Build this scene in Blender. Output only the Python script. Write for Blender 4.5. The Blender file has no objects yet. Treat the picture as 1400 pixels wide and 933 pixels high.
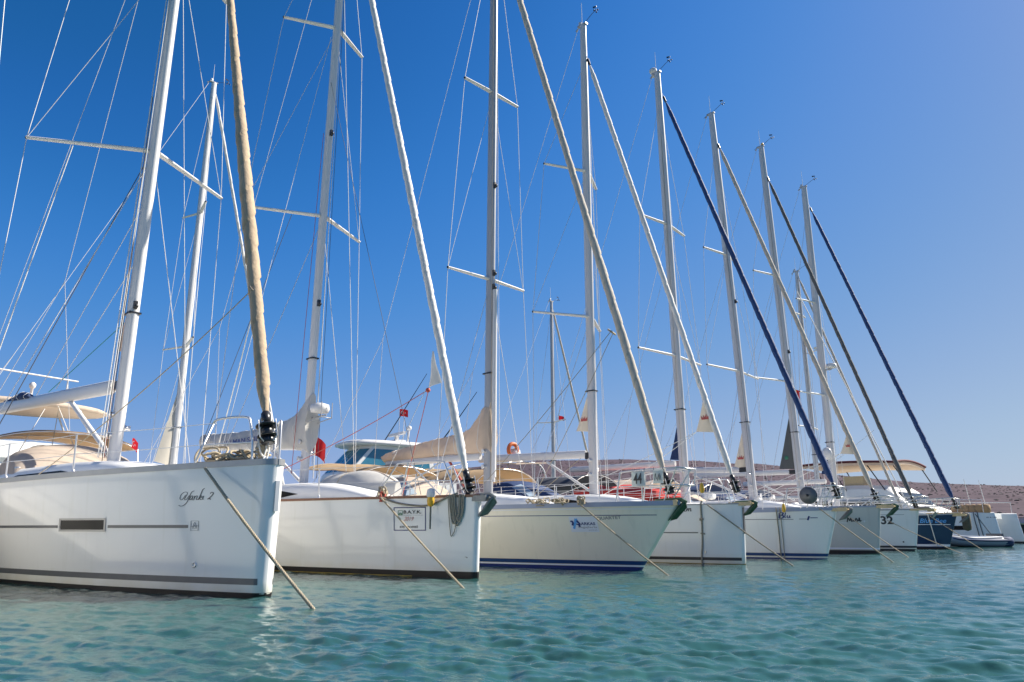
import bpy, math, random
import numpy as np
from mathutils import Vector, Matrix
random.seed(7); rng = np.random.default_rng(5)
R = math.radians
S = bpy.context.scene
COL = S.collection

# ------------------------------------------------------------------ camera, sky, sun
cam_d = bpy.data.cameras.new('camera'); cam = bpy.data.objects.new('camera', cam_d); COL.objects.link(cam)
cam_d.sensor_width = 36; cam_d.lens = 26.02; cam_d.clip_start = .05; cam_d.clip_end = 6000
cam.location = (0, 0, .85); cam.rotation_euler = (R(90 + 14.17), 0, 0)
S.camera = cam
SUN_EL, SUN_AZ = R(42), R(71)           # azimuth clockwise from +Y
w = bpy.data.worlds.new('World'); S.world = w; w.use_nodes = True
nt = w.node_tree; bg = nt.nodes['Background']
sky = nt.nodes.new('ShaderNodeTexSky'); sky.sky_type = 'NISHITA'; sky.sun_disc = False
sky.sun_elevation = SUN_EL; sky.sun_rotation = SUN_AZ
sky.altitude = 0; sky.air_density = 1.0; sky.dust_density = 0.6; sky.ozone_density = 3.0
EXPO = 1.0
def vmul(v):
    n = nt.nodes.new('ShaderNodeVectorMath'); n.operation = 'SCALE'; n.inputs['Scale'].default_value = v; return n
k1 = vmul(.13 / 1.5); k2 = vmul(1 / .13 / 2 ** EXPO); cv_ = nt.nodes.new('ShaderNodeRGBCurve')   # a clear dry sky: deeper blue overhead
for ch, pts in enumerate((((0, 0), (.12, .014), (.20, .06), (.28, .13), (.55, .33), (.8, .42), (1.5, .55)),
                          ((0, 0), (.2, .115), (.3, .215), (.4, .29), (.78, .475), (.95, .535), (1.5, .62)),
                          ((0, 0), (.2, .19), (.37, .36), (.43, .47), (.6, .66), (.9, .70), (1.5, .74)))):
    c_ = cv_.mapping.curves[ch]
    for i, (x_, y_) in enumerate(pts):
        if i == 0: c_.points[0].location = (0, 0)
        elif i == len(pts) - 1: c_.points[-1].location = (1, y_)
        else: c_.points.new(x_ / 1.5, y_)
cv_.mapping.update()
nt.links.new(sky.outputs[0], k1.inputs[0]); nt.links.new(k1.outputs[0], cv_.inputs['Color']); nt.links.new(cv_.outputs[0], k2.inputs[0])
nt.links.new(k2.outputs[0], bg.inputs[0]); bg.inputs[1].default_value = .13
sl = bpy.data.lights.new('sun', 'SUN'); sl.energy = 4.9; sl.angle = R(.53); sl.color = (1, .94, .83)
sun = bpy.data.objects.new('sun', sl); COL.objects.link(sun)
sd = Vector((math.sin(SUN_AZ) * math.cos(SUN_EL), math.cos(SUN_AZ) * math.cos(SUN_EL), math.sin(SUN_EL)))
sun.rotation_euler = sd.to_track_quat('Z', 'Y').to_euler()
S.view_settings.view_transform = 'Standard'; S.view_settings.look = 'None'
S.view_settings.exposure = EXPO; S.view_settings.gamma = 1; S.view_settings.use_curve_mapping = False

# ------------------------------------------------------------------ materials
def mat(name, col, rough=.5, metal=0, noise=.06, nscale=6, bump=0, bscale=60, coat=0, transl=0, spec=.5, streak=None):
    m = bpy.data.materials.new(name); m.use_nodes = True
    t = m.node_tree; N = t.nodes; L = t.links; p = N['Principled BSDF']
    tc = N.new('ShaderNodeTexCoord')
    nz = N.new('ShaderNodeTexNoise'); nz.inputs['Scale'].default_value = nscale; nz.inputs['Detail'].default_value = 5
    L.new(tc.outputs['Object'], nz.inputs['Vector'])
    mx = N.new('ShaderNodeMix'); mx.data_type = 'RGBA'
    mx.inputs['A'].default_value = tuple(min(1, c * (1 - noise * 1.6)) for c in col) + (1,)
    mx.inputs['B'].default_value = tuple(min(1, c * (1 + noise)) for c in col) + (1,)
    L.new(nz.outputs['Fac'], mx.inputs['Factor'])
    out = mx.outputs['Result']
    if streak:                                   # run-off stains in vertical streaks
        mp = N.new('ShaderNodeMapping'); mp.inputs['Scale'].default_value = (9, 9, .7)
        L.new(tc.outputs['Object'], mp.inputs['Vector'])
        n2 = N.new('ShaderNodeTexNoise'); n2.inputs['Scale'].default_value = 1.0; n2.inputs['Detail'].default_value = 6
        L.new(mp.outputs[0], n2.inputs['Vector'])
        rp = N.new('ShaderNodeValToRGB'); rp.color_ramp.elements[0].position = .56; rp.color_ramp.elements[1].position = .82
        rp.color_ramp.elements[1].color = (.5, .5, .5, 1)
        L.new(n2.outputs['Fac'], rp.inputs[0])
        m3 = N.new('ShaderNodeMix'); m3.data_type = 'RGBA'; m3.inputs['B'].default_value = tuple(streak) + (1,)
        L.new(rp.outputs[0], m3.inputs['Factor']); L.new(out, m3.inputs['A']); out = m3.outputs['Result']
    if streak:                                   # yellow scum just above the water, uneven edge
        sx = N.new('ShaderNodeSeparateXYZ'); L.new(tc.outputs['Object'], sx.inputs[0])
        n5 = N.new('ShaderNodeTexNoise'); n5.inputs['Scale'].default_value = 2.2; n5.inputs['Detail'].default_value = 6; L.new(tc.outputs['Object'], n5.inputs['Vector'])
        ma = N.new('ShaderNodeMath'); ma.operation = 'MULTIPLY_ADD'; ma.inputs[1].default_value = .34; L.new(n5.outputs['Fac'], ma.inputs[0]); L.new(sx.outputs['Z'], ma.inputs[2])
        mr = N.new('ShaderNodeMapRange'); mr.inputs['From Min'].default_value = .16; mr.inputs['From Max'].default_value = .40; mr.inputs['To Min'].default_value = .55; mr.inputs['To Max'].default_value = 0
        L.new(ma.outputs[0], mr.inputs['Value'])
        m6 = N.new('ShaderNodeMix'); m6.data_type = 'RGBA'; m6.inputs['B'].default_value = (col[0] * .78, col[1] * .70, col[2] * .5, 1); L.new(mr.outputs[0], m6.inputs['Factor']); L.new(out, m6.inputs['A']); out = m6.outputs['Result']
        n6 = N.new('ShaderNodeTexNoise'); n6.inputs['Scale'].default_value = 3.1; n6.inputs['Detail'].default_value = 9; n6.inputs['Roughness'].default_value = .75; L.new(tc.outputs['Object'], n6.inputs['Vector'])
        r6 = N.new('ShaderNodeValToRGB'); r6.color_ramp.elements[0].position = .67; r6.color_ramp.elements[1].position = .72; r6.color_ramp.elements[1].color = (.35, .35, .35, 1)
        L.new(n6.outputs['Fac'], r6.inputs[0])   # scuffs
        m7 = N.new('ShaderNodeMix'); m7.data_type = 'RGBA'; m7.inputs['B'].default_value = (col[0] * .62, col[1] * .6, col[2] * .56, 1); L.new(r6.outputs[0], m7.inputs['Factor']); L.new(out, m7.inputs['A']); out = m7.outputs['Result']
    L.new(out, p.inputs['Base Color'])
    p.inputs['Roughness'].default_value = rough; p.inputs['Metallic'].default_value = metal
    p.inputs['Specular IOR Level'].default_value = spec
    if coat: p.inputs['Coat Weight'].default_value = coat; p.inputs['Coat Roughness'].default_value = .06
    if bump:
        nb = N.new('ShaderNodeTexNoise'); nb.inputs['Scale'].default_value = bscale; nb.inputs['Detail'].default_value = 4
        L.new(tc.outputs['Object'], nb.inputs['Vector'])
        b = N.new('ShaderNodeBump'); b.inputs['Strength'].default_value = bump; b.inputs['Distance'].default_value = .02
        L.new(nb.outputs['Fac'], b.inputs['Height']); L.new(b.outputs[0], p.inputs['Normal'])
    if transl:
        tr = N.new('ShaderNodeBsdfTranslucent'); L.new(out, tr.inputs['Color'])
        ms = N.new('ShaderNodeMixShader'); ms.inputs[0].default_value = transl
        L.new(p.outputs[0], ms.inputs[1]); L.new(tr.outputs[0], ms.inputs[2])
        L.new(ms.outputs[0], N['Material Output'].inputs['Surface'])
    return m
M = {}
M['white'] = mat('gelcoat_white', (.83, .815, .78), .16, noise=.025, nscale=1.2, coat=.4, bump=.03, bscale=1.6, streak=(.72, .70, .63))
M['cream'] = mat('gelcoat_cream', (.85, .79, .65), .2, noise=.03, nscale=1.2, coat=.3, bump=.03, bscale=1.6, streak=(.66, .62, .5))
M['greyhull'] = mat('gelcoat_grey', (.50, .51, .47), .3, noise=.04, nscale=1.5, bump=.03, bscale=1.6, streak=(.42, .42, .37))
M['navyhull'] = mat('gelcoat_navy', (.012, .025, .075), .12, noise=.05, coat=.5)
M['deck'] = mat('deck_white', (.78, .77, .74), .45, noise=.04, nscale=4)
M['alu'] = mat('mast_aluminium', (.60, .575, .56), .38, metal=.05, noise=.05, nscale=3)
M['alug'] = mat('mast_grey', (.38, .38, .39), .36, metal=.2, noise=.05, nscale=3)
M['whitealu'] = mat('mast_white', (.66, .64, .62), .3, noise=.04, nscale=3)
M['spreader'] = mat('spreader_paint', (.72, .69, .66), .5, noise=.05, nscale=3)
M['steel'] = mat('stainless_steel', (.70, .68, .66), .32, metal=.75, noise=.05)
M['wire'] = mat('rigging_wire', (.66, .65, .64), .5, metal=.1, noise=.05)
M['dline'] = mat('dark_line', (.10, .10, .11), .7, noise=.1)
M['wline'] = mat('white_line', (.72, .70, .66), .7, noise=.08, nscale=30)
M['rope'] = mat('beige_rope', (.46, .38, .26), .85, noise=.25, nscale=60, bump=.6, bscale=140)
M['grope'] = mat('weathered_rope', (.38, .33, .25), .9, noise=.3, nscale=40, bump=.6, bscale=140)
M['redline'] = mat('red_line', (.50, .10, .07), .8, noise=.15, nscale=40)
M['greenline'] = mat('green_line', (.03, .22, .13), .8, noise=.1)
M['beige'] = mat('beige_canvas', (.70, .585, .475), .85, noise=.09, nscale=5, bump=.35, bscale=9, transl=.38)
M['jibtan'] = mat('tan_uv_cover', (.52, .39, .26), .85, noise=.16, nscale=7, bump=.35, bscale=22, transl=.1)
M['jibwhite'] = mat('white_uv_cover', (.76, .73, .68), .8, noise=.10, nscale=9, bump=.3, bscale=20, transl=.1)
M['jibbeige'] = mat('beige_uv_cover', (.58, .51, .42), .85, noise=.14, nscale=8, bump=.3, bscale=20, transl=.1)
M['jibnavy'] = mat('navy_uv_cover', (.015, .05, .16), .7, noise=.2, nscale=9, bump=.3, bscale=20)
M['jibgrey'] = mat('grey_uv_cover', (.12, .12, .12), .8, noise=.25, nscale=9, bump=.3, bscale=20)
M['tan'] = mat('tan_canvas', (.56, .40, .23), .85, noise=.06, nscale=5, bump=.15, bscale=12, transl=.35)
M['sail'] = mat('cream_sailcloth', (.74, .68, .58), .8, noise=.06, nscale=4, bump=.2, bscale=12, transl=.3)
M['greycloth'] = mat('grey_sailcloth', (.12, .125, .12), .8, noise=.1, nscale=5, transl=.12)
M['navycloth'] = mat('navy_canvas', (.012, .035, .11), .75, noise=.15, nscale=5, bump=.3, bscale=10)
M['blackcloth'] = mat('dark_canvas', (.03, .035, .05), .8, noise=.15, nscale=5, bump=.3, bscale=10)
M['redcloth'] = mat('red_canvas', (.58, .05, .04), .75, noise=.2, nscale=6, bump=.4, bscale=9, transl=.15)
M['greyfab'] = mat('silver_cover', (.52, .50, .46), .7, noise=.08, nscale=4, bump=.3, bscale=8)
M['flagred'] = mat('flag_red', (.62, .015, .02), .75, noise=.06, transl=.35)
M['flagwhite'] = mat('flag_white', (.8, .8, .8), .75, noise=.03, transl=.3)
M['yellow'] = mat('yellow_plastic', (.75, .42, .03), .4, noise=.12, nscale=10)
M['black'] = mat('black_plastic', (.02, .02, .022), .35, noise=.2)
M['boot'] = mat('black_bottom_paint', (.018, .013, .014), .5, noise=.4, nscale=9)
M['blue'] = mat('blue_stripe', (.012, .05, .17), .3, noise=.12, nscale=5)
M['ltblue'] = mat('light_blue_ink', (.10, .35, .75), .4, noise=.04)
M['dkblue'] = mat('dark_blue_ink', (.015, .03, .16), .4, noise=.04)
M['greystripe'] = mat('grey_stripe', (.13, .13, .135), .35, noise=.12, nscale=6)
M['rail'] = mat('grey_toe_rail', (.36, .36, .36), .4, metal=.5, noise=.08)
M['bluerail'] = mat('blue_grey_toe_rail', (.30, .34, .44), .4, noise=.06)
M['teak'] = mat('weathered_teak', (.30, .14, .08), .6, noise=.25, nscale=20)
M['ytimber'] = mat('varnished_timber', (.60, .46, .26), .5, noise=.15, nscale=14)
M['glass'] = mat('dark_glass', (.02, .02, .02), .14, noise=.1, spec=.10)
M['blueglass'] = mat('blue_tinted_glass', (.05, .20, .29), .06, noise=.2, nscale=2, spec=.8)
M['clear'] = mat('pale_vinyl_window', (.30, .37, .43), .12, noise=.1, nscale=2)
M['ink'] = mat('black_ink', (.025, .025, .03), .4, noise=.05)
M['greyink'] = mat('grey_ink', (.22, .21, .22), .4, noise=.05)
M['greenink'] = mat('green_ink', (.03, .18, .10), .4, noise=.05)
M['redink'] = mat('faded_red_ink', (.62, .30, .26), .4, noise=.08)
M['crownred'] = mat('red_sail_print', (.50, .09, .08), .6, noise=.05)
M['decal'] = mat('white_decal', (.72, .74, .80), .3, noise=.02)
M['banner'] = mat('white_banner', (.72, .74, .70), .6, noise=.05, transl=.25)
M['anchor'] = mat('galvanised_steel', (.26, .27, .27), .5, metal=.6, noise=.25, nscale=12)
M['greenanchor'] = mat('green_painted_steel', (.06, .13, .075), .5, metal=.3, noise=.25, nscale=12)
M['fenderb'] = mat('brown_fender_cover', (.14, .11, .07), .85, noise=.2, nscale=15, bump=.3)
M['tube'] = mat('grey_hypalon', (.28, .29, .32), .55, noise=.08, nscale=5)
M['orange'] = mat('orange_plastic', (.70, .15, .03), .5, noise=.1)
M['maroon'] = mat('maroon_canvas', (.10, .016, .022), .8, noise=.1)
M['scum'] = mat('waterline_weed', (.30, .22, .05), .9, noise=.4, nscale=14)

# ------------------------------------------------------------------ mesh builder
class MB:
    def __init__(s): s.v = []; s.f = []; s.m = []; s.sm = []
    def add(s, vs, fs, mi=0, smooth=True):
        o = len(s.v); s.v += [tuple(map(float, v)) for v in vs]
        for f in fs: s.f.append([i + o for i in f]); s.m.append(mi); s.sm.append(smooth)
        return s
    def box(s, c, d, mi=0, rot=None):
        vs = [Vector(((i & 1) - .5, ((i >> 1) & 1) - .5, ((i >> 2) & 1) - .5)) * 1 for i in range(8)]
        vs = [Vector((v.x * d[0], v.y * d[1], v.z * d[2])) for v in vs]
        if rot is not None: vs = [rot @ v for v in vs]
        vs = [v + Vector(c) for v in vs]
        return s.add(vs, [(0, 2, 3, 1), (4, 5, 7, 6), (0, 1, 5, 4), (2, 6, 7, 3), (0, 4, 6, 2), (1, 3, 7, 5)], mi, False)
    def grid(s, P, mi=0, smooth=True, closed=False):
        nu, nv = len(P), len(P[0]); vs = [p for r in P for p in r]; fs = []
        for i in range(nu - 1):
            for j in range(nv if closed else nv - 1):
                k = (j + 1) % nv
                fs.append((i * nv + j, i * nv + k, (i + 1) * nv + k, (i + 1) * nv + j))
        return s.add(vs, fs, mi, smooth)
    def loft(s, P, mi=0, smooth=True, caps=True):
        s.grid(P, mi, smooth, True)
        if caps:
            s.add(P[0], [list(range(len(P[0])))[::-1]], mi, False); s.add(P[-1], [list(range(len(P[-1])))], mi, False)
        return s
    def tube(s, pts, r, n=8, mi=0, ell=None, smooth=True, caps=True):
        pts = [Vector(p) for p in pts]; k = len(pts)
        rs = r if isinstance(r, (list, tuple)) else [r] * k
        P = []; up = None
        for i in range(k):
            t = (pts[min(i + 1, k - 1)] - pts[max(i - 1, 0)])
            if t.length < 1e-9: t = Vector((0, 0, 1))
            t.normalize()
            if up is None:
                up = Vector((1, 0, 0)) if abs(t.x) < .7 else Vector((0, 0, 1))
            a = (up - t * up.dot(t))
            if a.length < 1e-6: a = t.orthogonal()
            a.normalize(); b = t.cross(a); up = a
            e = ell or (1, 1)
            P.append([pts[i] + a * (rs[i] * e[0] * math.cos(q)) + b * (rs[i] * e[1] * math.sin(q)) for q in [2 * math.pi * j / n for j in range(n)]])
        return s.loft(P, mi, smooth, caps)
    def lathe(s, prof, c=(0, 0, 0), n=16, mi=0, axis='z'):
        P = []
        for (r, z) in prof:
            row = []
            for j in range(n):
                q = 2 * math.pi * j / n; x, y = r * math.cos(q), r * math.sin(q)
                p = (x, y, z) if axis == 'z' else ((z, x, y) if axis == 'x' else (x, z, y))
                row.append((p[0] + c[0], p[1] + c[1], p[2] + c[2]))
            P.append(row)
        return s.loft(P, mi)
    def prism(s, poly, d, mi=0):               # polygon (3D points) extruded by vector d
        n = len(poly); a = [Vector(p) for p in poly]; b = [p + Vector(d) for p in a]
        s.add(a, [list(range(n))[::-1]], mi, False); s.add(b, [list(range(n))], mi, False)
        return s.add(a + b, [(i, (i + 1) % n, n + (i + 1) % n, n + i) for i in range(n)], mi, False)
    def sphere(s, c, r, mi=0, nu=10, nv=14, sc=(1, 1, 1)):
        P = [[(c[0] + sc[0] * r * math.sin(a) * math.cos(q), c[1] + sc[1] * r * math.sin(a) * math.sin(q), c[2] + sc[2] * r * math.cos(a))
              for q in [2 * math.pi * j / nv for j in range(nv)]] for a in [1e-3 + (math.pi - 2e-3) * i / nu for i in range(nu + 1)]]
        return s.loft(P, mi)
    def build(s, name, m, parent=None):
        me = bpy.data.meshes.new(name); me.from_pydata(s.v, [], s.f)
        for k in (m if isinstance(m, (list, tuple)) else [m]): me.materials.append(M[k])
        me.polygons.foreach_set('material_index', s.m); me.polygons.foreach_set('use_smooth', s.sm); me.update()
        o = bpy.data.objects.new(name, me); COL.objects.link(o)
        if parent: o.parent = parent
        return o

def tag(o, label, cat, group=None):
    o['label'] = label; o['category'] = cat
    if group: o['group'] = group
    return o
def thing(name, label, cat, loc=(0, 0, 0), rz=0, group=None):
    o = bpy.data.objects.new(name, None); COL.objects.link(o); o.empty_display_size = .3
    o.location = loc; o.rotation_euler = (0, 0, rz); return tag(o, label, cat, group)
def own(mb, name, m, label, cat, place=None, group=None):    # a thing that is one mesh
    o = mb.build(name, m)
    if place is not None: o.location = place[0]; o.rotation_euler = (0, 0, place[1])
    return tag(o, label, cat, group)
def wire(pts, parent, name='shroud', m='wire', r=.006, n=5):
    return MB().tube(pts, r, n).build(name, m, parent)
def sagline(a, b, sag, k=14):
    a, b = Vector(a), Vector(b)
    return [a.lerp(b, t) - Vector((0, 0, sag * 4 * t * (1 - t))) for t in [i / k for i in range(k + 1)]]
def smoothpts(pts, k=8):                                    # Catmull-Rom
    P = [Vector(p) for p in pts]; P = [P[0] * 2 - P[1]] + P + [P[-1] * 2 - P[-2]]; out = []
    for i in range(1, len(P) - 2):
        for j in range(k):
            t = j / k
            out.append(.5 * ((2 * P[i]) + (P[i + 1] - P[i - 1]) * t + (2 * P[i - 1] - 5 * P[i] + 4 * P[i + 1] - P[i + 2]) * t * t + (3 * P[i] - P[i - 1] - 3 * P[i + 1] + P[i + 2]) * t ** 3))
    return out + [P[-2]]

_tc = {}
def text_geo(s, shear=0., bold=0.):                          # glyphs as triangles, scaled to 1 x 1
    key = (s, shear, bold)
    if key in _tc: return _tc[key]
    cu = bpy.data.curves.new('t', 'FONT'); cu.body = s; cu.shear = shear; cu.offset = bold; cu.resolution_u = 4
    ob = bpy.data.objects.new('t', cu); COL.objects.link(ob)
    dg = bpy.context.evaluated_depsgraph_get(); ev = ob.evaluated_get(dg); me = ev.to_mesh()
    V = np.array([v.co[:2] for v in me.vertices]); F = [list(p.vertices) for p in me.polygons]
    ev.to_mesh_clear(); bpy.data.objects.remove(ob); bpy.data.curves.remove(cu)
    V -= V.min(0); asp = V.max(0); V = V / asp
    _tc[key] = (V, F, asp[0] / asp[1]); return _tc[key]

# ------------------------------------------------------------------ hull
def stem(b, z): return b['rake'] * z / b['fb0'] if z > 0 else .8 * z
def half(b, x, z):
    s = stem(b, z) - x
    if s <= 0: return 0.
    wr = b['wr']; Bh = b['B'] / 2 * (wr + (1 - wr) * min(1, max(0, z / b['fb0'])) ** .9)
    if z < 0: Bh *= math.sqrt(max(0, 1 - (z / .7) ** 2))
    g = 1 - (1 - min(1, s / b['sm'])) ** b['p']
    if s > b['sm']: g -= .12 * ((s - b['sm']) / (b['L'] - b['sm'])) ** 2
    q = min(1, s / b['rn'])
    return Bh * g + b['rn'] * math.sqrt(max(0, q * (2 - q)))
def zd(b, x):
    t = min(1, max(0, (b['rake'] - x) / b['L'])); return b['fb1'] + (b['fb0'] - b['fb1']) * (1 - t) ** 1.6
def stations(b, n=46):
    return [b['rn'] * t for t in (0, .03, .1, .22, .4, .65, 1)] + [b['rn'] + (1) * (i / n) ** 1.5 * (b['L'] - b['rn']) for i in range(1, n + 1)]
def hull_mb(b, nz=16):
    mb = MB()
    for sd_ in (-1, 1):
        P = []
        for s in stations(b):
            row = []
            for j in range(nz + 1):
                v = j / nz; x0 = b['rake'] - s; ztop = zd(b, x0); z = -.5 + (ztop + .5) * v
                k = (b['L'] + stem(b, z)) / (b['L'] + b['rake']); x = stem(b, z) - s * k
                row.append((x, sd_ * half(b, x, z), z))
            P.append(row if sd_ < 0 else row[::-1])
        mb.grid(P)
        last = P[-1]
        mb.add(last + [(last[j][0], 0, last[j][2]) for j in range(nz + 1)], [(j, j + 1, nz + 2 + j, nz + 1 + j) if sd_ < 0 else (j, j + 1, nz + 2 + j, nz + 1 + j) for j in range(nz)], 0, False)
    return mb
def band(b, z0, z1, x0=None, x1=None, sides=(-1, 1), off=.004, nz=2):
    """a painted band that follows the hull, from x0 (forward) aft to x1; x0 None = round the nose"""
    mb = MB()
    for sd_ in sides:
        P = []
        ss = [s - off if i == 0 else s for i, s in enumerate(stations(b))]
        for s in ss:
            xa = stem(b, (z0 + z1) / 2) - s
            if x1 is not None and xa < x1: break
            if x0 is not None and xa > x0: continue
            row = []
            for j in range(nz + 1):
                z = z0 + (z1 - z0) * j / nz; x = stem(b, z) - s
                y = half(b, x, z) + off if s > 0 else 0
                row.append((x if s > 0 else stem(b, z) + off, sd_ * y, z))
            P.append(row if sd_ < 0 else row[::-1])
        if x0 is not None or x1 is not None:
            def edge(x):
                r = [(x, sd_ * (half(b, x, z0 + (z1 - z0) * j / nz) + off), z0 + (z1 - z0) * j / nz) for j in range(nz + 1)]
                return r if sd_ < 0 else r[::-1]
            if x0 is not None: P.insert(0, edge(x0))
            if x1 is not None: P.append(edge(x1))
        mb.grid(P)
    return mb
def on_hull(b, u, v, off=.005, side=-1): return (u, side * (half(b, u, v) + off), v)
def hull_poly(b, tris_v, tris_f, off=.006):
    return MB().add([on_hull(b, u, v, off) for u, v in tris_v], tris_f, 0, False)
def hull_text(b, s, x0, x1, z0, z1, m, parent, shear=0, bold=0., name='lettering', off=.007, tilt=0.):
    V, F, a = text_geo(s, shear, bold)
    return hull_poly(b, [(x0 + u * (x1 - x0), z0 + v * (z1 - z0) + tilt * u) for u, v in V], F, off).build(name, m, parent)
def hull_stroke(b, lines, r, m, parent, name='lettering', off=.006, mb=None):   # pen strokes as flat ribbons
    mb = mb or MB()
    for ln in lines:
        p = smoothpts([(u, v, 0) for u, v in ln], 6) if len(ln) > 2 else [Vector((u, v, 0)) for u, v in ln]
        A = []; B_ = []; n = len(p)
        for i in range(n):
            t = p[min(i + 1, n - 1)] - p[max(0, i - 1)]; t.normalize()
            wv = r * (.55 + .75 * abs(t.y))
            nn = Vector((-t.y, t.x, 0)) * wv
            A.append(on_hull(b, p[i].x + nn.x, p[i].y + nn.y, off)); B_.append(on_hull(b, p[i].x - nn.x, p[i].y - nn.y, off))
        mb.grid([A, B_], 0, False)
    return mb.build(name, m, parent) if parent else mb
def hull_rect(b, x0, x1, z0, z1, m, parent, name, off=.005, n=8, thick=0):
    mb = MB(); P = [[on_hull(b, x0 + (x1 - x0) * i / n, z, off) for z in (z0, z1)] for i in range(n + 1)]
    mb.grid(P, 0, True); return mb.build(name, m, parent)
def hull_frame(b, x0, x1, z0, z1, t, m, parent, name='border', off=.007):
    mb = MB()
    for (a, c, d, e) in ((x0, x1, z0, z0 + t), (x0, x1, z1 - t, z1), (x0, x0 + t, z0 + t, z1 - t), (x1 - t, x1, z0 + t, z1 - t)):
        mb.grid([[on_hull(b, a + (c - a) * i / 6, z, off) for z in (d, e)] for i in range(7)])
    return mb.build(name, m, parent)

def deck_mb(b):
    P = []
    for s in stations(b):
        x = b['rake'] - s; z = zd(b, x); h = half(b, x, z)
        P.append([(x, -h * (1 - .02), z - .01), (x, -h * .5, z + .02), (x, 0, z + .035), (x, h * .5, z + .02), (x, h * .98, z - .01)])
    return MB().grid(P)
def rail_mb(b, h=.05, t=.035, x0=None, x1=None, out=.012):
    mb = MB()
    for sd_ in (-1, 1):
        P = []
        for s in stations(b):
            x = b['rake'] - s
            if (x0 is not None and x > x0) or (x1 is not None and x < x1): continue
            z = zd(b, x); y = half(b, x, z)
            if x1 is None and s > b['L'] - .2: continue
            o = y + out; i_ = max(0, y - t)
            xx = x + (out if s < .02 else 0)
            r = [(xx, sd_ * o, z - h * .6), (xx, sd_ * o, z + h), (x, sd_ * i_, z + h), (x, sd_ * i_, z - .012)]
            P.append(r)
        mb.loft(P, 0, False)
    return mb
def cabin_mb(b, xf, xa, wf, wa, h, n=18):
    P = []
    for i in range(n + 1):
        t = i / n; x = xf + (xa - xf) * t; z = zd(b, x) - .01
        hh = h * (1 - (1 - min(1, t / .45)) ** 2.2) + .02; ww = min(wf + (wa - wf) * min(1, t * 1.3), half(b, x, zd(b, x)) * .78)
        P.append([(x, -ww, z), (x, -ww * .93, z + hh * .7), (x, -ww * .82, z + hh * .97), (x, -ww * .4, z + hh * 1.06), (x, 0, z + hh * 1.09),
                  (x, ww * .4, z + hh * 1.06), (x, ww * .82, z + hh * .97), (x, ww * .93, z + hh * .7), (x, ww, z)])
    return MB().loft(P)
def cabin_window(b, xf, xa, wf, wa, h, t0, t1, parent, sd_=-1):
    P = []
    for i in range(9):
        t = t0 + (t1 - t0) * i / 8; x = xf + (xa - xf) * t; z = zd(b, x)
        hh = h * (1 - (1 - min(1, t / .45)) ** 2.2) + .02; ww = min(wf + (wa - wf) * min(1, t * 1.3), half(b, x, zd(b, x)) * .78)
        e = min(1, i / 2, (8 - i) / 1.0 + .35)
        P.append([(x, sd_ * (ww * (1 - .07 * f / .7) + .006), z - .01 + hh * f) for f in (.45 - .22 * e, .45 + .2 * e)])
    return MB().grid(P).build('cabin_window', 'glass', parent)

# ------------------------------------------------------------------ yacht pieces
def mast_mb(foot, top, a, c, n=16):
    P = []; f, t = Vector(foot), Vector(top)
    for q in [0, .1, .3, .6, .85, .93, 1]:
        k = 1 if q < .8 else 1 - .22 * (q - .8) / .2; p = f.lerp(t, q)
        P.append([(p.x + a * k * math.cos(u) * (1 if math.cos(u) > 0 else .9), p.y + c * k * math.sin(u), p.z) for u in [2 * math.pi * j / n for j in range(n)]])
    return MB().loft(P)
def furled_mb(bot, top, r0, r1, turns=9, n=28, k=520, fat=.0):
    f, t = Vector(bot), Vector(top); d = (t - f).normalized(); a = d.cross(Vector((0, 1, 0))).normalized(); c = d.cross(a); P = []
    for i in range(k + 1):
        q = i / k; p = f.lerp(t, q); r = (r0 + (r1 - r0) * q) * (1 + fat * math.exp(-((q - .22) / .12) ** 2))
        if q < .02: r *= .45 + .55 * q / .02
        if q > .97: r *= 1 - .6 * (q - .97) / .03
        row = []
        for j in range(n):
            u = 2 * math.pi * j / n; ph = u - turns * 2 * math.pi * q
            sw = (ph / (2 * math.pi)) % 1; s2 = (2 * ph / (2 * math.pi) + .35 * math.sin(31 * q) + .2) % 1
            rr = r * (1 + .15 * (sw - .5) - .10 * math.exp(-(sw / .07) ** 2) + .05 * (s2 - .5) - .05 * math.exp(-(s2 / .08) ** 2) + .02 * math.sin(97 * q + 2 * u + 3 * math.sin(41 * q)))
            row.append(p + a * rr * math.cos(u) + c * rr * math.sin(u))
        P.append(row)
    return MB().loft(P)
def mast_at(Y, z):
    f, t = Vector(Y['foot']), Vector(Y['top']); return f.lerp(t, (z - f.z) / (t.z - f.z))
def drum(parent, p, d, s=1.):
    mb = MB(); d = Vector(d).normalized(); q = Vector((0, 0, 1)).rotation_difference(d)
    for (r, z0, z1) in ((.045, -.05, .36), (.13, 0, .025), (.075, .025, .14), (.14, .14, .17), (.06, .2, .34), (.085, -.09, -.0)):
        P = []
        for (rr, z) in ((r * .8, z0), (r, z0 + .006), (r, z1 - .006), (r * .8, z1)):
            P.append([Vector(p) + q @ (Vector((rr * math.cos(u), rr * math.sin(u), z)) * s) for u in [2 * math.pi * j / 16 for j in range(16)]])
        mb.loft(P)
    o = mb.build('furling_drum', 'black', parent)
    cg = MB()
    for k in range(4):
        u = k * math.pi / 2 + .4; e = Vector((.15 * math.cos(u), .15 * math.sin(u), 0)) * s
        cg.tube([Vector(p) + q @ (e * .5 + Vector((0, 0, -.08 * s))), Vector(p) + q @ (e + Vector((0, 0, -.03 * s))), Vector(p) + q @ (e + Vector((0, 0, .2 * s)))], .008 * s, 5)
    cg.build('drum_cage', 'steel', o)
    return o
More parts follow.
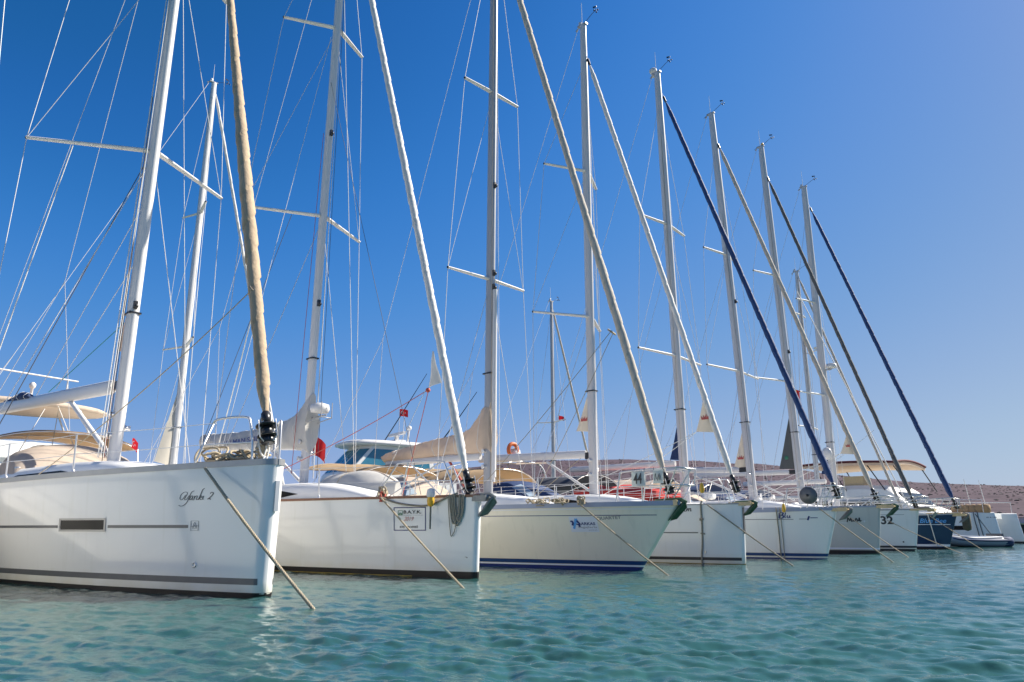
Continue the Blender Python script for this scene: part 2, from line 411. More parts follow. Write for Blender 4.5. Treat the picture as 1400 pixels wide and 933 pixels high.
def masthead(parent, top, mast_o, kind):
    t = Vector(top)
    MB().box(t + Vector((-.02, 0, .02)), (.36, .12, .05)).tube([t + Vector((-.22, 0, -.02)), t + Vector((-.3, 0, -.1))], .03, 6).build('masthead_cap', 'alug', mast_o)
    MB().tube([t + Vector((-.05, .02, .04)), t + Vector((-.06, .02, .95))], [.012, .006], 5).build('antenna', 'wline', mast_o)
    wv = MB().tube([t + Vector((.1, -.02, .05)), t + Vector((.45, -.05, .2)), t + Vector((.62, -.06, .24))], .009, 5)
    p = t + Vector((.62, -.06, .24))
    wv.tube([p + Vector((0, 0, -.03)), p + Vector((0, 0, .14))], .009, 5)
    wv.prism([p + Vector((-.12, 0, .12)), p + Vector((.02, 0, .12)), p + Vector((.02, 0, .15)), p + Vector((-.14, 0, .2))], (0, .01, 0))
    for k in range(3): wv.sphere(p + Vector((.07 * math.cos(k * 2.1), .07 * math.sin(k * 2.1), -.03)), .03, nu=5, nv=7)
    wv.build('wind_vane', 'black', mast_o)
    if kind == 'dome':
        MB().sphere(t + Vector((-.2, .05, .2)), .15, sc=(1, 1, .9)).lathe([(.07, -.1), (.07, .1)], t + Vector((-.2, .05, .05))).build('radome', 'whitealu', mast_o)
    elif kind == 'light':
        MB().lathe([(.05, 0), (.06, .04), (.05, .12), (.01, .14)], t + Vector((-.12, 0, .05)), 10).build('masthead_light', 'whitealu', mast_o)
    elif kind == 'ylight':
        MB().lathe([(.05, 0), (.07, .05), (.05, .12), (.01, .14)], t + Vector((.08, 0, .04)), 10).build('masthead_light', 'yellow', mast_o)
        MB().tube([t + Vector((-.1, .1, .05)), t + Vector((-.35, .3, .2)), t + Vector((-.5, .32, .15))], .008, 5).build('wind_arrow', 'black', mast_o)
    elif kind == 'arrow':
        MB().tube([t + Vector((-.1, .1, .05)), t + Vector((-.35, .3, .22)), t + Vector((-.55, .32, .15))], .009, 5).build('wind_arrow', 'black', mast_o)
def flap(pts, parent, m, name='clew_patch', thick=.012):
    """triangular corner of a furled sail with a belly"""
    A, B_, C = [Vector(p) for p in pts]; n = (B_ - A).cross(C - A).normalized(); P = []; K = 8
    for i in range(K + 1):
        u = i / K; l = A.lerp(B_, u); r = A.lerp(C, u)
        P.append([l.lerp(r, j / K) + n * (.05 * math.sin(math.pi * j / K) * u + .012 * math.sin(7 * u + 5 * j / K)) for j in range(K + 1)])
    mb = MB().grid(P); mb.grid([[p - n * thick for p in row][::-1] for row in P])
    return mb.build(name, m, parent)
CROWN = [(-1, -.5), (-1.15, .55), (-.5, -.05), (-.42, .75), (0, .05), (.42, .95), (.5, -.05), (1.15, .6), (1, -.5)]
def crown(c, ux, uz, s, parent, m='redink'):
    c, ux, uz = Vector(c), Vector(ux), Vector(uz); n = ux.cross(uz)
    MB().prism([c + ux * (x * s) + uz * (y * s) for x, y in CROWN][::-1], n * .004).build('crown_emblem', m, parent)
def spreaders(Y, parent, mast_o, m):
    out = []
    for (z, x, y, zt) in Y['spr']:
        p = mast_at(Y, z)
        for sd_ in (-1, 1):
            a = Vector((p.x, sd_ * Y['c'] * .8, z)); e = Vector((x, sd_ * y, zt))
            d = (e - a).normalized(); f = Vector((-d.y, d.x, 0)).normalized() * sd_
            P = []
            for q in (0, .5, 1):
                cc = a.lerp(e, q); ww = .075 * (1 - .3 * q); hh = .042 * (1 - .25 * q)
                P.append([cc + f * ww * math.cos(u) + Vector((0, 0, hh * math.sin(u))) for u in [2 * math.pi * j / 12 for j in range(12)]])
            o = MB().loft(P).build('spreader', 'spreader', mast_o)
            MB().sphere(e, .035, nu=5, nv=7).build('spreader_tip', 'black', o)
        out.append((x, y, zt))
    return out
def rigging(b, Y, parent, r):
    tip = sorted(spr_tips[id(Y)], key=lambda q: q[2])
    top = Vector(Y['top']); ht = Vector((Y['stay'][1][0], 0, Y['stay'][1][1]))
    f = Vector(Y['foot']); cx = tip[0][0] + .1
    yw = half(b, cx, zd(b, cx)) - .05
    if Y.get('inboard'): yw = min(yw, tip[0][1] + .08)
    hound = mast_at(Y, min(top.z - .2, ht.z + .15))
    for sd_ in (-1, 1):
        ch = Vector((cx, sd_ * yw, zd(b, cx) + .02))
        wire([ch] + [Vector((x, sd_ * y, z)) for x, y, z in tip] + [hound], parent, 'cap_shroud', 'wire', r)
        m0 = mast_at(Y, tip[0][2] - .12); wire([ch + Vector((-.25, 0, 0)), m0], parent, 'lower_shroud', 'wire', r)
        if len(tip) > 1:
            for i in range(len(tip) - 1):
                wire([Vector((tip[i][0], sd_ * tip[i][1], tip[i][2])), mast_at(Y, tip[i + 1][2] - .1)], parent, 'diagonal_shroud', 'wire', r * .85)
        st = -b['L'] + b['rake'] + .25
        wire([(st, sd_ * half(b, st, zd(b, st)) * .75, zd(b, st)), (top.x - .6 - .25 * (abs(st - top.x)) , sd_ * .03, top.z - 5.2 + .0), (top.x - .2, 0, top.z)] if False else
             [(st, sd_ * half(b, st, zd(b, st)) * .75, zd(b, st)), Vector((st, sd_ * .0, 0)).lerp(Vector((top.x, 0, 0)), .3) + Vector((0, 0, zd(b, st) + (top.z - zd(b, st)) * .3)), (top.x - .2, 0, top.z)], parent, 'backstay', 'wire', r * .9)
    # halyards close to the mast
    for k in range(Y.get('hal', 3)):
        z1 = top.z - .4 - 2.5 * k * random.random(); yy = random.choice((-1, 1)) * (Y['c'] + .03 + .05 * random.random()); xx = random.uniform(-.05, .4)
        a = mast_at(Y, z1); wire([(f.x + xx, yy * 1.6, f.z + .3), (a.x + .05, yy * .5, z1)], parent, 'halyard', random.choice(('wline', 'dline', 'wline', 'grope')), r * .75)
def boomrig(Y, parent, boom_end, r):
    e = Vector(boom_end); top = Vector(Y['top'])
    wire([e, mast_at(Y, top.z - .1) + Vector((-.2, 0, 0))], parent, 'topping_lift', 'wline', r * .8)
def boom_mb(a, e, r=.1, asp=1.5):
    return MB().tube([a, Vector(a).lerp(Vector(e), .5), e], r, 12, ell=(1, asp) if False else None)
def boom_oval(a, e, w, h):
    a, e = Vector(a), Vector(e); d = (e - a).normalized(); sd_ = d.cross(Vector((0, 0, 1))).normalized(); up = sd_.cross(d); P = []
    for q in (0, .01, .5, .99, 1):
        k = .85 if q in (0, 1) else 1; c = a.lerp(e, q)
        P.append([c + sd_ * (w / 2 * k * math.copysign(abs(math.cos(u)) ** .8, math.cos(u))) + up * (h / 2 * k * math.copysign(abs(math.sin(u)) ** .8, math.sin(u))) for u in [2 * math.pi * j / 14 for j in range(14)]])
    return MB().loft(P)
def stanchions(b, parent, xs, h=.62, lean=0, x_pulpit=None, zt=None, m='steel', lines=True):
    for sd_ in (-1, 1):
        tops = []
        for x in xs:
            z = zd(b, x); y = sd_ * (half(b, x, z) - .06); p = Vector((x, y, z)); t = Vector((x, y + sd_ * .02, z + h))
            st = MB().tube([p, t], .0135, 7); st.lathe([(.028, -.01), (.028, .07), (.02, .09)], p, 8)
            st.build('stanchion', m, parent); tops.append(t)
        if lines:
            pp = [Vector((x_pulpit, sd_ * max(.1, half(b, x_pulpit, zd(b, x_pulpit)) - .1), zt or zd(b, x_pulpit) + h))] + tops
            for fr in (1, .52):
                pts = []
                for i in range(len(pp) - 1):
                    a, c = pp[i], pp[i + 1]
                    a = Vector((a.x, a.y, zd(b, a.x) + (a.z - zd(b, a.x)) * fr)); c = Vector((c.x, c.y, zd(b, c.x) + (c.z - zd(b, c.x)) * fr))
                    pts += sagline(a, c, .012, 6)
                wire(pts, parent, 'lifeline', 'wire', .0055)
def pulpit_split(b, parent, xa, xta, xtf, xf, h, m='steel', r=.0145, cross=False, mid=.5):
    for sd_ in (-1, 1):
        def e(x, dz, k=1.): return Vector((x, sd_ * max(.07, half(b, x, zd(b, x)) - .06) * k, zd(b, x) + dz))
        pts = [e(xa, 0), e(xta, h * .93), e(xta + .06, h), e((xta + xtf) / 2, h + .015), e(xtf - .07, h), e(xtf, h * .9), e((xtf + xf) / 2 + .02, h * .45), e(xf, 0)]
        mb = MB().tube([pts[0], pts[1]] + smoothpts(pts[1:7], 5) + [pts[7]], r, 8)
        mb.tube([pts[0].lerp(pts[1], mid), e((xtf + xf) / 2 + .02, h * .45)], r * .8, 7)
        if cross:
            mb.tube([e(xa + .55, 0), e(xta + .25, h)], r, 7); mb.tube([e(xa + .25, 0), e(xtf - .1, h * .97)], r, 7); mb.tube([e(xf - .25, 0), e(xta + .3, h * .97)], r, 7)
        mb.build('pulpit', m, parent)
def pulpit_full(b, parent, xa, h, nose, m='steel', r=.0145):
    z0 = zd(b, 0); mb = MB(); top = []; low = []
    for sd_ in (-1, 1):
        y = half(b, xa, z0) - .05; row = [Vector((xa, sd_ * y, z0 + h)), Vector((xa * .3 + nose * .3, sd_ * y * .85, z0 + h + .03)), Vector((nose - .18, sd_ * y * .6, z0 + h + .05)), Vector((nose, sd_ * .12, z0 + h + .02))]
        top.append(row); low.append([Vector((p.x - .03, p.y * .95, z0 + h * .52 + .02)) for p in row])
    mb.tube(smoothpts(top[0] + top[1][::-1], 6), r, 8); mb.tube(smoothpts(low[0] + low[1][::-1], 6), r * .85, 7)
    for sd_ in (0, 1):
        s_ = -1 if sd_ == 0 else 1
        for (xf, tt) in ((xa - .12, top[sd_][0]), (xa + .42, top[sd_][1]), (xa + .8, top[sd_][2])):
            hy = max(.06, half(b, xf, z0) - .06); mb.tube([(xf, s_ * hy, z0), tt], r, 7)
    mb.tube([top[0][3], low[0][3]], r, 6); mb.tube([top[1][3], low[1][3]], r, 6)
    return mb.build('pulpit', m, parent)
def plough(parent, p, s=1., m='anchor', roll='ytimber', droop=.35, rl=.5):
    """bow roller with a plough anchor stowed in it; p is the roller tip"""
    p = Vector(p)
    ro = MB().box(p + Vector((-rl / 2, -.09, .0)), (rl, .025, .13 * s)).box(p + Vector((-rl / 2, .09, .0)), (rl, .025, .13 * s)).lathe([(.02, -.07), (.05, -.07), (.035, 0), (.05, .07), (.02, .07)], p + Vector((-.05, 0, .02)), 10, axis='y').build('bow_roller', roll, parent)
    def T(x, y, z): return p + Vector((x, y, z)) * s
    mb = MB(); head, tip = T(.14, 0, .04), T(-.42, 0, -.43)
    mb.prism([T(-.7, -.018, .10), T(.02, -.018, .13), T(.2, -.018, .04), T(.16, -.018, -.04), T(-.02, -.018, .05), T(-.7, -.018, .04)], T(0, .036, 0) - T(0, 0, 0))
    for sd_ in (-1, 1):
        q = [head, T(.10, sd_ * .13, -.10), T(-.18, sd_ * .11, -.36), tip, T(-.08, 0, -.10)]; n = Vector((-.012, 0, .014))
        f = [(0, 1, 2, 4), (4, 2, 3)]
        mb.add(q, f if sd_ > 0 else [t_[::-1] for t_ in f], 0, False); mb.add([v + n for v in q], [t_[::-1] for t_ in f] if sd_ > 0 else f, 0, False)
        mb.tube([q[0], q[1], q[2], q[3]], .012, 6)
    mb.build('anchor', m, parent)
    return ro
def bimini(parent, x0, x1, wd, z0, z1, m='tan', name='bimini', arch=.28, drop=.0, y0=0., hoops=3, zf=1.3, side=.0):
    P = []; K = 14; NB = 10
    for i in range(NB + 1):
        t = i / NB; x = x0 + (x1 - x0) * t; zc = z0 + (z1 - z0) * t - .035 * abs(math.sin(t * math.pi * (hoops - 1))) - drop * max(0, .25 - t) * 4 * .25
        row = []
        for j in range(K + 1):
            q = -1 + 2 * j / K; row.append((x, y0 + wd / 2 * q, zc - arch * abs(q) ** 2.6 - side * max(0, abs(q) - .9) * 10))
        P.append(row)
    mb = MB().grid(P); mb.grid([[(p[0], p[1], p[2] - .02) for p in row][::-1] for row in P])
    o = mb.build(name, m, parent)
    fr = MB()
    for h in range(hoops):
        t = h / (hoops - 1); i = round(t * NB); x = P[i][0][0]
        pts = [(x + (.35 - .7 * t) * .8, P[i][0][1] * 1., zf)] + [(p[0], p[1], p[2] - .035) for p in P[i]] + [(x + (.35 - .7 * t) * .8, P[i][-1][1], zf)]
        fr.tube(pts, .013, 6)
    fr.build('bimini_frame', 'steel', parent)
    return o
def sprayhood(parent, xf, xa, wd, zb, zt, m='tan', win=True):
    P = []; K = 14
    for i in range(9):
        t = i / 8; x = xf + (xa - xf) * t; h = (zt - zb) * math.sin(min(1, t * 1.15 + .04) * math.pi / 2) ** .8
        P.append([(x, wd / 2 * math.sin(q), zb + h * max(0, math.cos(q)) ** .55) for q in [(-.5 + j / K) * math.pi for j in range(K + 1)]])
    mb = MB().grid(P); mb.grid([[(p[0] - .01, p[1] * .99, p[2] - .015) for p in r][::-1] for r in P]); o = mb.build('sprayhood', m, parent)
    if win:
        W_ = [[(p[0] + .012, p[1] * 1.01, p[2] + .008) for p in r[3:6]] for r in P[1:5]]
        MB().grid(W_).build('sprayhood_window', 'clear', o)
    return o
def sail_pack(parent, xs, tops, bots, ws, m='beige', name='sail_cover', wav=.02, ys=None):
    P = []; K = 30
    xs_, tp, bt, wd = [], [], [], []; N_ = 110
    for i in range(N_ + 1):
        x = xs[0] + (xs[-1] - xs[0]) * i / N_; xs_.append(x)
        for arr, o in ((tops, tp), (bots, bt), (ws, wd)): o.append(float(np.interp(-x, [-q for q in xs], arr)))
    for i in range(N_ + 1):
        row = []; zc = (tp[i] + bt[i]) / 2; hh = (tp[i] - bt[i]) / 2; y0 = 0 if ys is None else ys * (xs_[0] - xs_[i]) / (xs_[0] - xs_[-1])
        for j in range(K):
            u = 2 * math.pi * j / K; c, s_ = math.cos(u), math.sin(u)
            wr = wav * (math.sin(9.1 * xs_[i] + 4 * s_ + 1.3 * u) + .6 * math.sin(21 * xs_[i] - 3 * s_) + .55 * math.sin(38 * xs_[i] + 9 * s_ * c) + .8 * math.exp(-(xs_[0] - xs_[i]) * 1.6) * math.sin(16 * s_ + 14 * (xs_[0] - xs_[i])))
            row.append((xs_[i] + .02 * math.sin(5 * xs_[i] + 3 * s_), y0 + (wd[i] * (1 - .45 * max(0, s_)) / 2 + wr) * math.copysign(abs(c) ** .8, c), zc + hh * s_ + wr * .4))
        P.append(row)
    o = MB().loft(P).build(name, m, parent)
    for i in range(9, N_, 22): MB().tube([(q[0], q[1] * 1.01, q[2]) for q in P[i]] + [P[i][0]], .011, 5).build('cover_tie', 'wline', o)
    return o

spr_tips = {}
A45 = R(-45)
def yacht(name, label, O, b, Y, hullm='white', group='sailing yachts moored bow out in a row', rz=A45, railm='rail', simple=False):
    t = thing(name, label, 'sailboat', (O[0], O[1], 0), rz, group)
    h = hull_mb(b).build('hull', hullm, t);
    deck_mb(b).build('deck', 'deck', t)
    rail_mb(b, Y.get('rh', .045), .03).build('toe_rail', railm, t)
    cb = Y['cabin']; c = cabin_mb(b, *cb).build('cabin', 'deck', t)
    if Y.get('win', True):
        for sd_ in (-1, 1): cabin_window(b, *cb, .34, .72, c, sd_)
    mo = mast_mb(Y['foot'], Y['top'], Y['a'], Y['c']).build('mast', Y.get('mm', 'alu'), t)
    f = Vector(Y['foot'])
    MB().box(f + Vector((0, 0, .05)), (Y['a'] * 2.4, Y['c'] * 2.8, .1)).build('mast_collar', 'alug', mo)
    MB().box(mast_at(Y, f.z + 3.2) + Vector((0, 0, 0)), (Y['a'] * 2.04, Y['c'] * 2.06, .035)).build('mast_band', 'black', mo) if Y.get('band', True) else None
    # a sail track down the aft face and the small fittings on the front
    fz = f.z + 1.6; MB().tube([mast_at(Y, fz) + Vector((-Y['a'] * .93, 0, 0)), mast_at(Y, Y['top'][2] - .3) + Vector((-Y['a'] * .74, 0, 0))], .014, 5).build('sail_track', 'alug', mo)
    fit = MB()
    for z in Y.get('fit', ()):
        p = mast_at(Y, z) + Vector((Y['a'] * .95, -Y['c'] * .2, 0)); fit.box(p, (.09, .07, .16)).sphere(p + Vector((.06, 0, -.03)), .05, nu=5, nv=7)
    if Y.get('fit'): fit.build('mast_fitting', 'black', mo)
    if Y.get('winch', True):
        for (dy, dz) in ((-1, .75), (1, .9), (-1, 1.15)): MB().lathe([(.05, 0), (.06, .02), (.04, .05), (.045, .09), (.055, .11)], f + Vector((0, dy * (Y['c'] + .0) - (.1 if dy < 0 else 0), dz)), 10, axis='y').build('mast_winch', 'steel', mo)
    spr_tips[id(Y)] = spreaders(Y, t, mo, Y.get('mm', 'alu'))
    masthead(t, Y['top'], mo, Y.get('head'))
    rigging(b, Y, t, Y.get('r', .007))
    if 'stay' in Y:
        s0, s1 = [Vector((q[0], 0, q[1])) if len(q) == 2 else Vector(q) for q in Y['stay']]
        d = (s1 - s0).normalized(); bx = s0 - d * .5
        wire([bx, s1 + d * .5], t, 'forestay', 'wire', .008)
        if Y.get('jib'):
            furled_mb(s0, s1, Y['jr'][0], Y['jr'][1], Y.get('turns', 9), fat=Y.get('fat', 0)).build('furled_jib', Y['jib'], t)
            drum(t, s0 - d * .38, d, Y.get('drum', 1.)); MB().tube([s1 + d * .05, s1 + d * .3], .045, 8).build('halyard_swivel', 'black', t)
    return t, h, mo

def mooring(label, a, wpt, m='rope', r=.014, sag=.06, dark=True):
    a, wv = Vector(a), Vector(wpt); d = (wv - a); e = wv + d * .12; pts = sagline(a, e, sag, 40)
    P = []; mb = MB(); up = Vector((0, 0, 1)); n = 9; tw = 0
    # laid rope: three strands twisted together
    L_ = (e - a).length; K = int(min(700, L_ / .012))
    if r > .012:
        full = [pts[0].lerp(pts[-1], 0)]
        def at(q):
            f = q * (len(pts) - 1); i = min(len(pts) - 2, int(f)); return pts[i].lerp(pts[i + 1], f - i)
        dd = d.normalized(); ax = dd.orthogonal().normalized(); ay = dd.cross(ax)
        for k in range(3):
            ln = []
            for i in range(K + 1):
                q = i / K; u = k * 2.0944 + q * L_ / .11 * 2 * math.pi; ln.append(at(q) + (ax * math.cos(u) + ay * math.sin(u)) * r * .5)
            mb.tube(ln, r * .56, 5)
    else: mb.tube(pts, r, 7)
    return tag(mb.build('mooring_rope', m), label, 'rope', 'mooring ropes running from the bows into the water')
def heap(label, O, loops, m='rope', r=.012, name='coiled_rope'):
    mb = MB()
    for (x, y, z, rx, ry, rz_, tilt) in loops:
        pts = []
        for i in range(25):
            u = 2 * math.pi * i / 24; p = Vector((rx * math.cos(u), ry * math.sin(u), 0)); p.z = tilt * math.sin(u) * .5 + .015 * math.sin(3 * u)
            p = Matrix.Rotation(rz_, 3, 'Z') @ p; pts.append(p + Vector((x, y, z)))
        mb.tube(pts, r, 7, caps=False)
    o = mb.build(name, m); o.location = (O[0], O[1], 0); o.rotation_euler = (0, 0, A45); return tag(o, label, 'rope', 'ropes coiled on the decks')
def rheap(cx, cy, z, n, sx, sy, hgt=.1, rad=(.08, .2)):
    return [(cx + random.uniform(-sx, sx), cy + random.uniform(-sy, sy), z + random.uniform(.0, hgt), random.uniform(*rad), random.uniform(*rad) * .7, random.uniform(0, 3), random.uniform(-.06, .16)) for _ in range(n)]
def to_world(O, p):
    c = math.sqrt(.5); return Vector((O[0] + c * p[0] + c * p[1], O[1] - c * p[0] + c * p[1], p[2]))
def flag(label, loc, wd, ht, rz, design, pole=None, droop=.25):
    """cloth with ripples; base is the hoist"""
    o = thing('flag', label, 'flag', loc, rz, 'flags flying over the boats'); P = []
    for i in range(13):
        u = i / 12; P.append([(u * wd * .95, .07 * wd * math.sin(u * 7 + v) * u, -v * ht - droop * wd * u * u) for v in [j / 8 for j in range(9)]])
    if design == 'turkish':
        cl = MB().grid(P).build('cloth', 'flagred', o)
        def pt(u, v, off):
            return Vector((u * wd * .95, .07 * wd * math.sin(u * 7 + v) * u + off, -v * ht - droop * wd * u * u))
        mb = MB(); asp = ht / wd
        for off in (-.006, .006):
            A = []; B_ = []
            for i in range(25):
                q = R(40) + (2 * math.pi - R(80)) * i / 24; rr = .27
                A.append(pt(.36 + rr * math.cos(q) * asp, .5 + rr * math.sin(q), off))
                q2 = R(58) + (2 * math.pi - R(116)) * i / 24; B_.append(pt(.41 + .215 * math.cos(q2) * asp, .5 + .215 * math.sin(q2), off))
            mb.grid([A, B_], 0, False)
            st = [pt(.66 + (.14 if k % 2 == 0 else .055) * math.cos(math.pi + k * math.pi / 5) * asp, .5 + (.14 if k % 2 == 0 else .055) * math.sin(math.pi + k * math.pi / 5), off) for k in range(10)]
            mb.add(st + [pt(.66, .5, off)], [(k, (k + 1) % 10, 10) for k in range(10)], 0, False)
        mb.build('crescent_and_star', 'flagwhite', cl)
    elif design == 'redyellow':
        h = 6; MB().grid(P[:h + 1]).build('cloth', 'yellow', o); MB().grid(P[h:]).build('cloth', 'flagred', o)
    else: MB().grid(P).build('cloth', design, o)
    if pole: MB().tube([(0, 0, .05), (0, 0, -pole)], .012, 6).build('flagstaff', 'alu', o)
    return o

# ------------------------------------------------------------------ water
def make_water():
    na_f, r_in, r_out, nr = 960, 2.2, 70., 760
    az = np.concatenate([np.linspace(R(-52), R(52), na_f), np.linspace(R(52), R(308), 80)[1:-1]])
    rr = np.concatenate([[.02, .6, 1.2, 1.7], r_in * (r_out / r_in) ** (np.arange(nr) / (nr - 1)), 70 * (2500 / 70) ** (np.arange(1, 40) / 39)])
    A, Rr = np.meshgrid(az, rr); X = Rr * np.sin(A); Yv = Rr * np.cos(A); Z = np.zeros_like(X)
    g = np.random.default_rng(11)
    fade = np.clip(1 - (Rr - 45) / 25, 0, 1)
    dr = Rr * .0046
    patch = .72 + .42 * np.sin(X * .31 + 1.3 * np.sin(Yv * .17)) * np.sin(Yv * .23 + .9 * np.sin(X * .21 + 2))
    for i in range(150):
        lam = .10 * (2.2 / .10) ** g.random(); th = R(238) + g.normal(0, .62); k = 2 * math.pi / lam
        amp = .0031 * lam ** .9 * (1.6 if lam < .45 else (.72 if lam < .8 else .26))
        ok = np.clip((lam / dr - 2.2) / 3, 0, 1)
        ph = k * (X * math.cos(th) + Yv * math.sin(th)) + g.random() * 6.28
        wv = np.sin(ph + .45 * np.cos(ph)) - .2194
        Z += amp * ok * fade * patch * wv
    Z += (.004 * np.sin(X * .9 + Yv * 1.4) + .003 * np.sin(-X * .7 + Yv * 1.1 + 2)) * fade
    nu, nv = X.shape; V = np.stack([X, Yv, Z], -1).reshape(-1, 3)
    i = np.arange(nu - 1)[:, None]; j = np.arange(nv)[None, :]; j2 = (j + 1) % nv
    F = np.stack([i * nv + j, i * nv + j2, (i + 1) * nv + j2, (i + 1) * nv + j], -1).reshape(-1, 4)[:, ::-1]
    me = bpy.data.meshes.new('water'); me.vertices.add(len(V)); me.vertices.foreach_set('co', V.ravel())
    me.loops.add(F.size); me.loops.foreach_set('vertex_index', F.ravel()); me.polygons.add(len(F))
    me.polygons.foreach_set('loop_start', np.arange(0, F.size, 4)); me.polygons.foreach_set('loop_total', np.full(len(F), 4))
    me.polygons.foreach_set('use_smooth', np.ones(len(F), bool)); me.update(); me.validate()
    m = bpy.data.materials.new('sea_water'); m.use_nodes = True; t = m.node_tree; N = t.nodes; L = t.links; p = N['Principled BSDF']
    tc = N.new('ShaderNodeTexCoord'); nz = N.new('ShaderNodeTexNoise'); nz.inputs['Scale'].default_value = .16; nz.inputs['Detail'].default_value = 4
    L.new(tc.outputs['Object'], nz.inputs['Vector'])
    cr = N.new('ShaderNodeValToRGB'); cr.color_ramp.elements[0].position = .35; cr.color_ramp.elements[1].position = .68
    cr.color_ramp.elements[0].color = (.022, .076, .074, 1); cr.color_ramp.elements[1].color = (.039, .114, .098, 1)
    L.new(nz.outputs['Fac'], cr.inputs[0]); L.new(cr.outputs[0], p.inputs['Base Color'])
    p.inputs['Roughness'].default_value = .03; p.inputs['IOR'].default_value = 1.333
    mp = N.new('ShaderNodeMapping'); mp.inputs['Rotation'].default_value = (0, 0, R(35)); mp.inputs['Scale'].default_value = (1, 1.8, 1)
    L.new(tc.outputs['Object'], mp.inputs['Vector'])
    n1 = N.new('ShaderNodeTexNoise'); n1.inputs['Scale'].default_value = 11; n1.inputs['Detail'].default_value = 6; n1.inputs['Roughness'].default_value = .6
    n2 = N.new('ShaderNodeTexNoise'); n2.inputs['Scale'].default_value = 1.3; n2.inputs['Detail'].default_value = 3
    L.new(mp.outputs[0], n1.inputs['Vector']); L.new(mp.outputs[0], n2.inputs['Vector'])
    b1 = N.new('ShaderNodeBump'); b1.inputs['Strength'].default_value = .35; b1.inputs['Distance'].default_value = .012
    b2 = N.new('ShaderNodeBump'); b2.inputs['Strength'].default_value = .2; b2.inputs['Distance'].default_value = .04
    L.new(n1.outputs['Fac'], b1.inputs['Height']); L.new(n2.outputs['Fac'], b2.inputs['Height']); L.new(b2.outputs[0], b1.inputs['Normal']); L.new(b1.outputs[0], p.inputs['Normal'])
    me.materials.append(m); o = bpy.data.objects.new('water', me); COL.objects.link(o); o['kind'] = 'structure'
make_water()

# ------------------------------------------------------------------ hills
RAZ = [-70, -40, -14, -8, -3.4, 2.2, 5.6, 8.9, 11.1, 13.8, 16.4, 18.1, 19.7, 22.3, 24.6, 28.2, 30.3, 34.2, 45, 70]
REL = [.6, .9, 1.6, 3.3, 4.55, 5.15, 5.13, 5.15, 5.02, 4.95, 4.66, 4.62, 4.42, 3.88, 3.54, 3.06, 2.9, 2.66, 2.2, 1.4]
def hill_h(az, r):
    el = np.interp(np.degrees(az), RAZ, REL); zr = 430 * np.tan(np.radians(el))
    sh = 118 + 45 * np.clip((math.radians(28) - az) / .5, 0, 1.5)
    t = np.clip((r - sh) / (430 - sh), 0, 1.4)
    prof = np.where(t < 1, t ** .95, 1 - .5 * (t - 1))
    z = zr * prof
    ns = 0
    for k, (f, a) in enumerate(((.02, 1.6), (.05, .9), (.11, .45), (.23, .28))):
        ns = ns + a * np.sin(f * r * np.cos(az) * 1.1 + 1.7 * k + 1.3 * np.sin(f * r * np.sin(az) * .8 + k)) * np.cos(f * r * np.sin(az) * 1.3 + k)
    return np.where(r > sh, z + ns * np.clip(t * 3, 0, 1) * np.clip(1.15 - t, .12, 1) * .8, -1.5)
